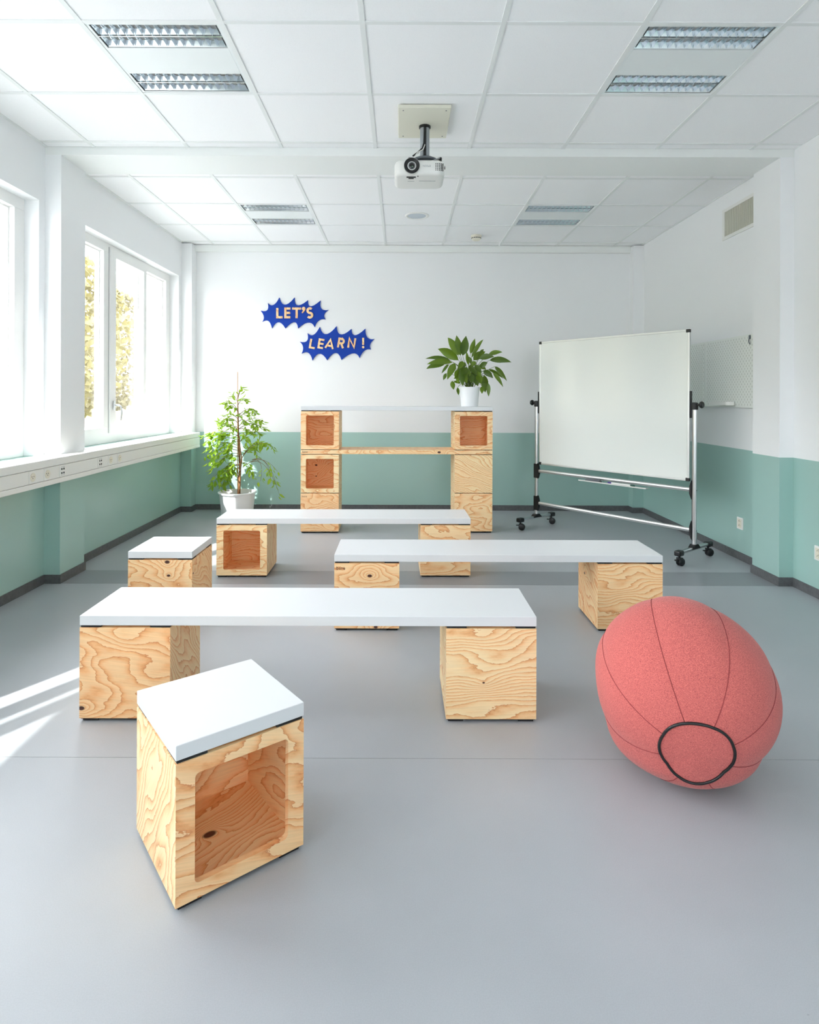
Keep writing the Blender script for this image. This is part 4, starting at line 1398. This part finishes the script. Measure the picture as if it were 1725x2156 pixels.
LEAVES = [((700, 480), (345, 285), 150), ((700, 400), (515, 90), 115), ((735, 400), (665, 50), 115), ((775, 400), (830, 60), 135), ((910, 370), (985, 105), 75),
          ((925, 440), (1130, 120), 62), ((960, 480), (1165, 330), 115), ((1060, 455), (1320, 420), 92), ((1240, 480), (1615, 515), 98), ((1220, 390), (1460, 340), 72),
          ((560, 480), (130, 455), 66), ((600, 520), (155, 550), 92), ((470, 545), (145, 630), 100), ((640, 530), (510, 815), 112), ((530, 545), (410, 710), 44),
          ((490, 705), (440, 825), 52), ((590, 840), (620, 990), 72), ((690, 950), (705, 1085), 48), ((1130, 660), (1300, 790), 92), ((1330, 590), (1540, 840), 74),
          ((1300, 700), (1475, 945), 62), ((1150, 740), (1165, 1040), 112), ((1220, 880), (1225, 1110), 62), ((1110, 930), (1110, 1060), 62), ((1080, 610), (1205, 520), 84),
          ((850, 600), (760, 740), 100), ((840, 660), (880, 830), 112), ((960, 690), (1040, 930), 122), ((740, 620), (780, 930), 92), ((1040, 720), (1090, 890), 102),
          ((1070, 350), (1140, 290), 40), ((870, 560), (840, 330), 52), ((740, 880), (610, 860), 44), ((720, 760), (620, 800), 44), ((1220, 640), (1480, 800), 50),
          ((700, 640), (640, 780), 70), ((760, 560), (690, 700), 80), ((820, 520), (760, 620), 70), ((930, 600), (1010, 720), 90), ((1010, 620), (1090, 780), 90), ((880, 640), (820, 820), 100), ((900, 700), (940, 880), 100), ((700, 720), (690, 880), 70), ((1060, 560), (1180, 640), 70), ((880, 420), (930, 560), 60), ((1000, 500), (900, 600), 70), ((780, 720), (850, 880), 90), ((900, 560), (960, 720), 90), ((780, 500), (700, 640), 80), ((990, 560), (1100, 700), 80)]
rl = random.Random(5)
for i, (a, b_, wz) in enumerate(LEAVES):
    tipd = rl.uniform(-.13, .11)
    if a[1] > 560 and 620 < a[0] < 1120:
        tipd = -rl.uniform(.08, .125)
    if b_[1] > 880:
        tipd = -rl.uniform(.06, .12) if 650 < b_[0] < 1150 else rl.uniform(-.08, .05)
    dy0 = tipd * .5
    A, B = lily_pt(*a, dy0), lily_pt(*b_, tipd)
    wid = wz / 8.214 * LY / F_PX * 1.15
    rise = Vector((0, 0, (B - A).length * (.16 if abs(b_[0] - a[0]) > 120 else .03)))
    blade = bez(A, (A + B) / 2 + rise, B, 8)
    side = (B - A).cross(Vector((rl.uniform(-.3, .3), -1, .25))).normalized()
    o = obj('leaf', leaf_mesh(blade, wid, .22 * rl.choice((-1, 1)), .06, side), M['lily'], t)
    root = Vector((rl.uniform(-.035, .035), rl.uniform(-.03, .03), PH - .03))
    mid = (root + A) / 2 + Vector((0, 0, .06)) + Vector((-(A.x - root.x) * .25, 0, 0))
    if A.z < PH + .03:
        mid = Vector((A.x * .55, A.y * .6, PH + .08))
    MB().tube(bez(root, mid, A, 7), [.0028] * 5 + [.0022, .002, .0016], 5).build('stem', M['lily'], t, smooth=True, auto=None)

# weeping fig in a large white tub
TX, TY = -1.742, 6.45
t = thing('potted_fig', 'tall weeping fig tree tied to a cane in white tub', 'potted plant', (TX, TY, 0))
TH, TR = .275, .19
MB().lathe([(.0, .0), (.155, .0), (.16, .006), (TR - .004, TH - .02), (TR + .008, TH - .018), (TR + .012, TH - .004), (TR + .008, TH), (TR - .008, TH), (TR - .012, TH - .02), (.15, .03), (.0, .03)], 48).build('tub', M['pot_white'], t, smooth=True, auto=.6)
MB().lathe([(.0, TH - .045), (.168, TH - .05), (.16, TH - .08), (0, TH - .08)], 32).build('soil', M['soil'], t, smooth=True)
def fig_pt(zx, zy, dy=0.0):
    px, py = 410 + zx / 6.74, 770 + zy / 6.74
    Y = TY + dy
    return Vector(((px - CX) * Y / F_PX - TX, dy, CAM_H - (py - CY - ROLL * (px - CX)) * Y / F_PX))
tr = [fig_pt(632, 1830), fig_pt(640, 1650), fig_pt(648, 1480), fig_pt(640, 1300), fig_pt(628, 1100), fig_pt(620, 900), fig_pt(618, 700), fig_pt(612, 480), fig_pt(640, 330)]
MB().tube(tr, [.016, .015, .0125, .0105, .009, .008, .006, .0045, .0025], 10).build('trunk', M['bark'], t, smooth=True, auto=None)
tr2 = [fig_pt(648, 1500), fig_pt(672, 1330, -.02), fig_pt(645, 1150, -.02), fig_pt(640, 1000, -.02)]
MB().tube(tr2, [.009, .007, .006, .004], 8).build('trunk', M['bark'], t, smooth=True, auto=None)
MB().tube([fig_pt(618, 1830, -.012), fig_pt(612, 900, -.014), fig_pt(610, 88, -.014)], [.0055, .005, .004], 8).build('cane', M['cane'], t, smooth=True, auto=None)
rf = random.Random(11)
# branch ends read from the outline of the crown: (start on trunk, elbow, end)
BR = [((612, 480), (640, 330), (700, 300)), ((612, 520), (560, 400), (515, 400)), ((615, 560), (680, 420), (735, 490)), ((616, 640), (520, 470), (430, 520)), ((616, 660), (530, 520), (455, 590)),
      ((618, 720), (760, 540), (885, 660)), ((618, 740), (740, 620), (880, 700)), ((618, 760), (520, 640), (400, 720)), ((620, 820), (500, 680), (390, 790)), ((620, 860), (820, 680), (990, 800)),
      ((620, 900), (850, 740), (1010, 920)), ((622, 920), (480, 760), (350, 870)), ((624, 960), (450, 800), (310, 790)), ((626, 1000), (400, 880), (190, 960)), ((628, 1040), (380, 900), (110, 1000)),
      ((628, 1060), (360, 960), (140, 1090)), ((628, 1100), (800, 880), (960, 960)), ((630, 1140), (380, 1020), (160, 1180)), ((632, 1180), (400, 1050), (150, 1290)), ((634, 1210), (430, 1120), (200, 1380)),
      ((660, 1340), (780, 1100), (1040, 1090)), ((700, 1250), (900, 980), (1155, 1180)), ((660, 1330), (820, 1040), (960, 1090)), ((660, 1330), (860, 1000), (895, 1280)), ((640, 1260), (480, 1180), (300, 1430)),
      ((642, 1300), (460, 1200), (210, 1510)), ((644, 1350), (500, 1280), (400, 1560)), ((646, 1400), (420, 1380), (240, 1640)), ((646, 1400), (420, 1420), (220, 1740)), ((648, 1420), (500, 1380), (330, 1720)),
      ((648, 1450), (540, 1420), (480, 1700)), ((648, 1450), (440, 1500), (400, 1730)), ((690, 1440), (960, 1200), (1180, 1500)), ((690, 1440), (1000, 1150), (1215, 1850)), ((820, 1335), (1050, 1260), (1080, 1610)),
      ((820, 1335), (1000, 1300), (940, 1640)), ((820, 1335), (1040, 1240), (1165, 1690)), ((650, 1400), (760, 1300), (830, 1590)), ((640, 1280), (560, 1250), (540, 1420)), ((625, 980), (700, 900), (760, 1080)),
      ((625, 1000), (560, 960), (500, 1160)), ((622, 900), (560, 800), (520, 960)), ((620, 800), (700, 720), (740, 820)), ((618, 700), (660, 640), (640, 740)), ((628, 1080), (540, 1040), (470, 1240)), ((622, 900), (740, 860), (850, 980))]
leaf_base = leaf_mesh([(0, 0, 0), (.012, 0, .002), (.024, 0, .003), (.036, 0, .001), (.046, 0, -.004), (.055, 0, -.011)], .024, .3, 0, Vector((0, 1, 0)), 'leaf')
leaf_base.materials.append(M['fig'])
spots = []
for i, (a, c, b_) in enumerate(BR):
    dy = rf.uniform(-.22, .2)
    A, C_, B = fig_pt(*a), fig_pt(*c, dy * .6), fig_pt(*b_, dy)
    path = bez(A, C_, B, 12)
    L = sum((path[k + 1] - path[k]).length for k in range(12))
    MB().tube(path, [.0036 - .0024 * k / 12 for k in range(13)], 5).build('branch', M['twig'], t, smooth=True, auto=None)
    n = max(6, int(L / .019))
    sparse = b_[0] > 900 and b_[1] > 1350
    for k in range(n):
        u = .25 + .75 * (k + rf.random() * .6) / n
        if sparse and u < .62:
            continue
        if sparse and rf.random() < .3:
            continue
        f_ = min(u, 1) * 12
        i0 = min(int(f_), 11)
        q_ = path[i0].lerp(path[i0 + 1], f_ - i0)
        d = (path[i0 + 1] - path[i0]).normalized()
        for rep in range(2 if (not sparse and rf.random() < .5) else 1):
            spots.append((q_ + Vector((rf.uniform(-.02, .02), rf.uniform(-.025, .025), rf.uniform(-.02, .01))), d))
rf.shuffle(spots)
rest = MB()
def leaf_matrix(q_, d):
    az = rf.uniform(0, 2 * PI)
    dr = (d * .8 + Vector((math.cos(az), math.sin(az) * .7, rf.uniform(-1.1, .1))) * .9).normalized()
    side = dr.cross(Vector((rf.uniform(-.5, .5), rf.uniform(-.5, .5), 1))).normalized()
    nz = dr.cross(side).normalized()
    sc = rf.uniform(.8, 1.4)
    R = Matrix((dr * sc, side * sc * rf.uniform(.8, 1.15), nz * sc)).transposed().to_4x4()
    return Matrix.Translation(q_) @ R
for i, (q_, d) in enumerate(spots):
    mm = leaf_matrix(q_, d)
    if i < 300:
        o = obj('leaf', leaf_base, None, t)
        o.matrix_local = mm
    else:
        rest.add([mm @ v_.co for v_ in leaf_base.vertices], [tuple(p_.vertices) for p_ in leaf_base.polygons])
if rest.v:
    o = rest.build('small_leaves', M['fig'], t, smooth=True, auto=None)
    o['kind'] = 'stuff'

# ------------------------------------------------------------------ outdoors
gr = struct(MB().box(-60, 30, -40, 60, -1.4, -1.2).build('ground', speckle(mat('paving', lin(150, 150, 150), 0.9), lin(140, 140, 140), lin(160, 160, 162), 3)))
hill = MB()
HN = 24
for i in range(HN + 1):
    for j in range(HN + 1):
        x = -16 - i * 1.6
        y = -20 + j * 3.2
        hill.v.append((x, y, -1.2 + max(0, (i - .5)) * .55 + .5 * math.sin(i * .7 + j) + .4 * math.cos(j * 1.3)))
for i in range(HN):
    for j in range(HN):
        hill.f.append((i * (HN + 1) + j, i * (HN + 1) + j + 1, (i + 1) * (HN + 1) + j + 1, (i + 1) * (HN + 1) + j))
struct(hill.build('hillside', speckle(mat('meadow', lin(110, 116, 60), 0.95), lin(84, 84, 68), lin(112, 108, 88), 1.5), None, smooth=True, auto=None))
rt = random.Random(3)
def tree(x, y, z, h, label, c1, c2):
    t = thing('tree', label, 'tree', (x, y, z), 0, 'autumn trees outside the windows')
    MB().tube([(0, 0, 0), (.05, .03, h * .4), (0, .05, h * .75)], [.16, .12, .05], 8).build('trunk', M['bark'], t, smooth=True, auto=None)
    m = MB()
    for k in range(2600):
        a, rr, zz = rt.uniform(0, 2 * PI), math.sqrt(rt.random()), rt.uniform(-1, 1)
        w_ = math.sqrt(max(0, 1 - zz * zz))
        c_ = Vector((math.cos(a) * rr * w_ * h * .3, math.sin(a) * rr * w_ * h * .3, h * .62 + zz * h * .4))
        d1 = Vector((rt.gauss(0, 1), rt.gauss(0, 1), rt.gauss(0, 1))).normalized() * .16
        d2 = d1.cross(Vector((rt.gauss(0, 1), rt.gauss(0, 1), rt.gauss(0, 1)))).normalized() * .10
        m.add([c_ - d1, c_ + d2, c_ + d1, c_ - d2], [(0, 1, 2, 3)])
    o = m.build('crown', leaf_material('autumn_leaf', c1, c2, c2, .6, .3), t)
    o['kind'] = 'stuff'
for i, (x, y, h, lab, c1, c2) in enumerate([
        (-11.5, 13.0, 6.0, 'yellow autumn tree seen through the left pane of far window', lin(84, 86, 46), lin(120, 120, 74)),
        (-13.5, 17.5, 7.0, 'pale green tree seen through the middle pane of far window', lin(74, 78, 50), lin(112, 112, 80)),
        (-12.0, 21.5, 7.5, 'golden tree farther along the slope outside', lin(92, 88, 48), lin(128, 120, 74)),
        (-14.0, 9.0, 6.5, 'olive green tree outside the near window', lin(72, 76, 48), lin(108, 108, 76)),
        (-20.0, 17.0, 8.5, 'broad pale tree behind the first row outside', lin(88, 90, 56), lin(124, 122, 84)),
        (-19.5, 25.5, 9.0, 'high pale tree filling the upper middle pane', lin(90, 88, 54), lin(126, 120, 82)),
        (-15.5, 32.5, 8.0, 'tall yellow tree at the far end of the slope', lin(84, 80, 52), lin(120, 114, 82))]):
    tree(x, y, -1.25, h, lab, c1, c2)
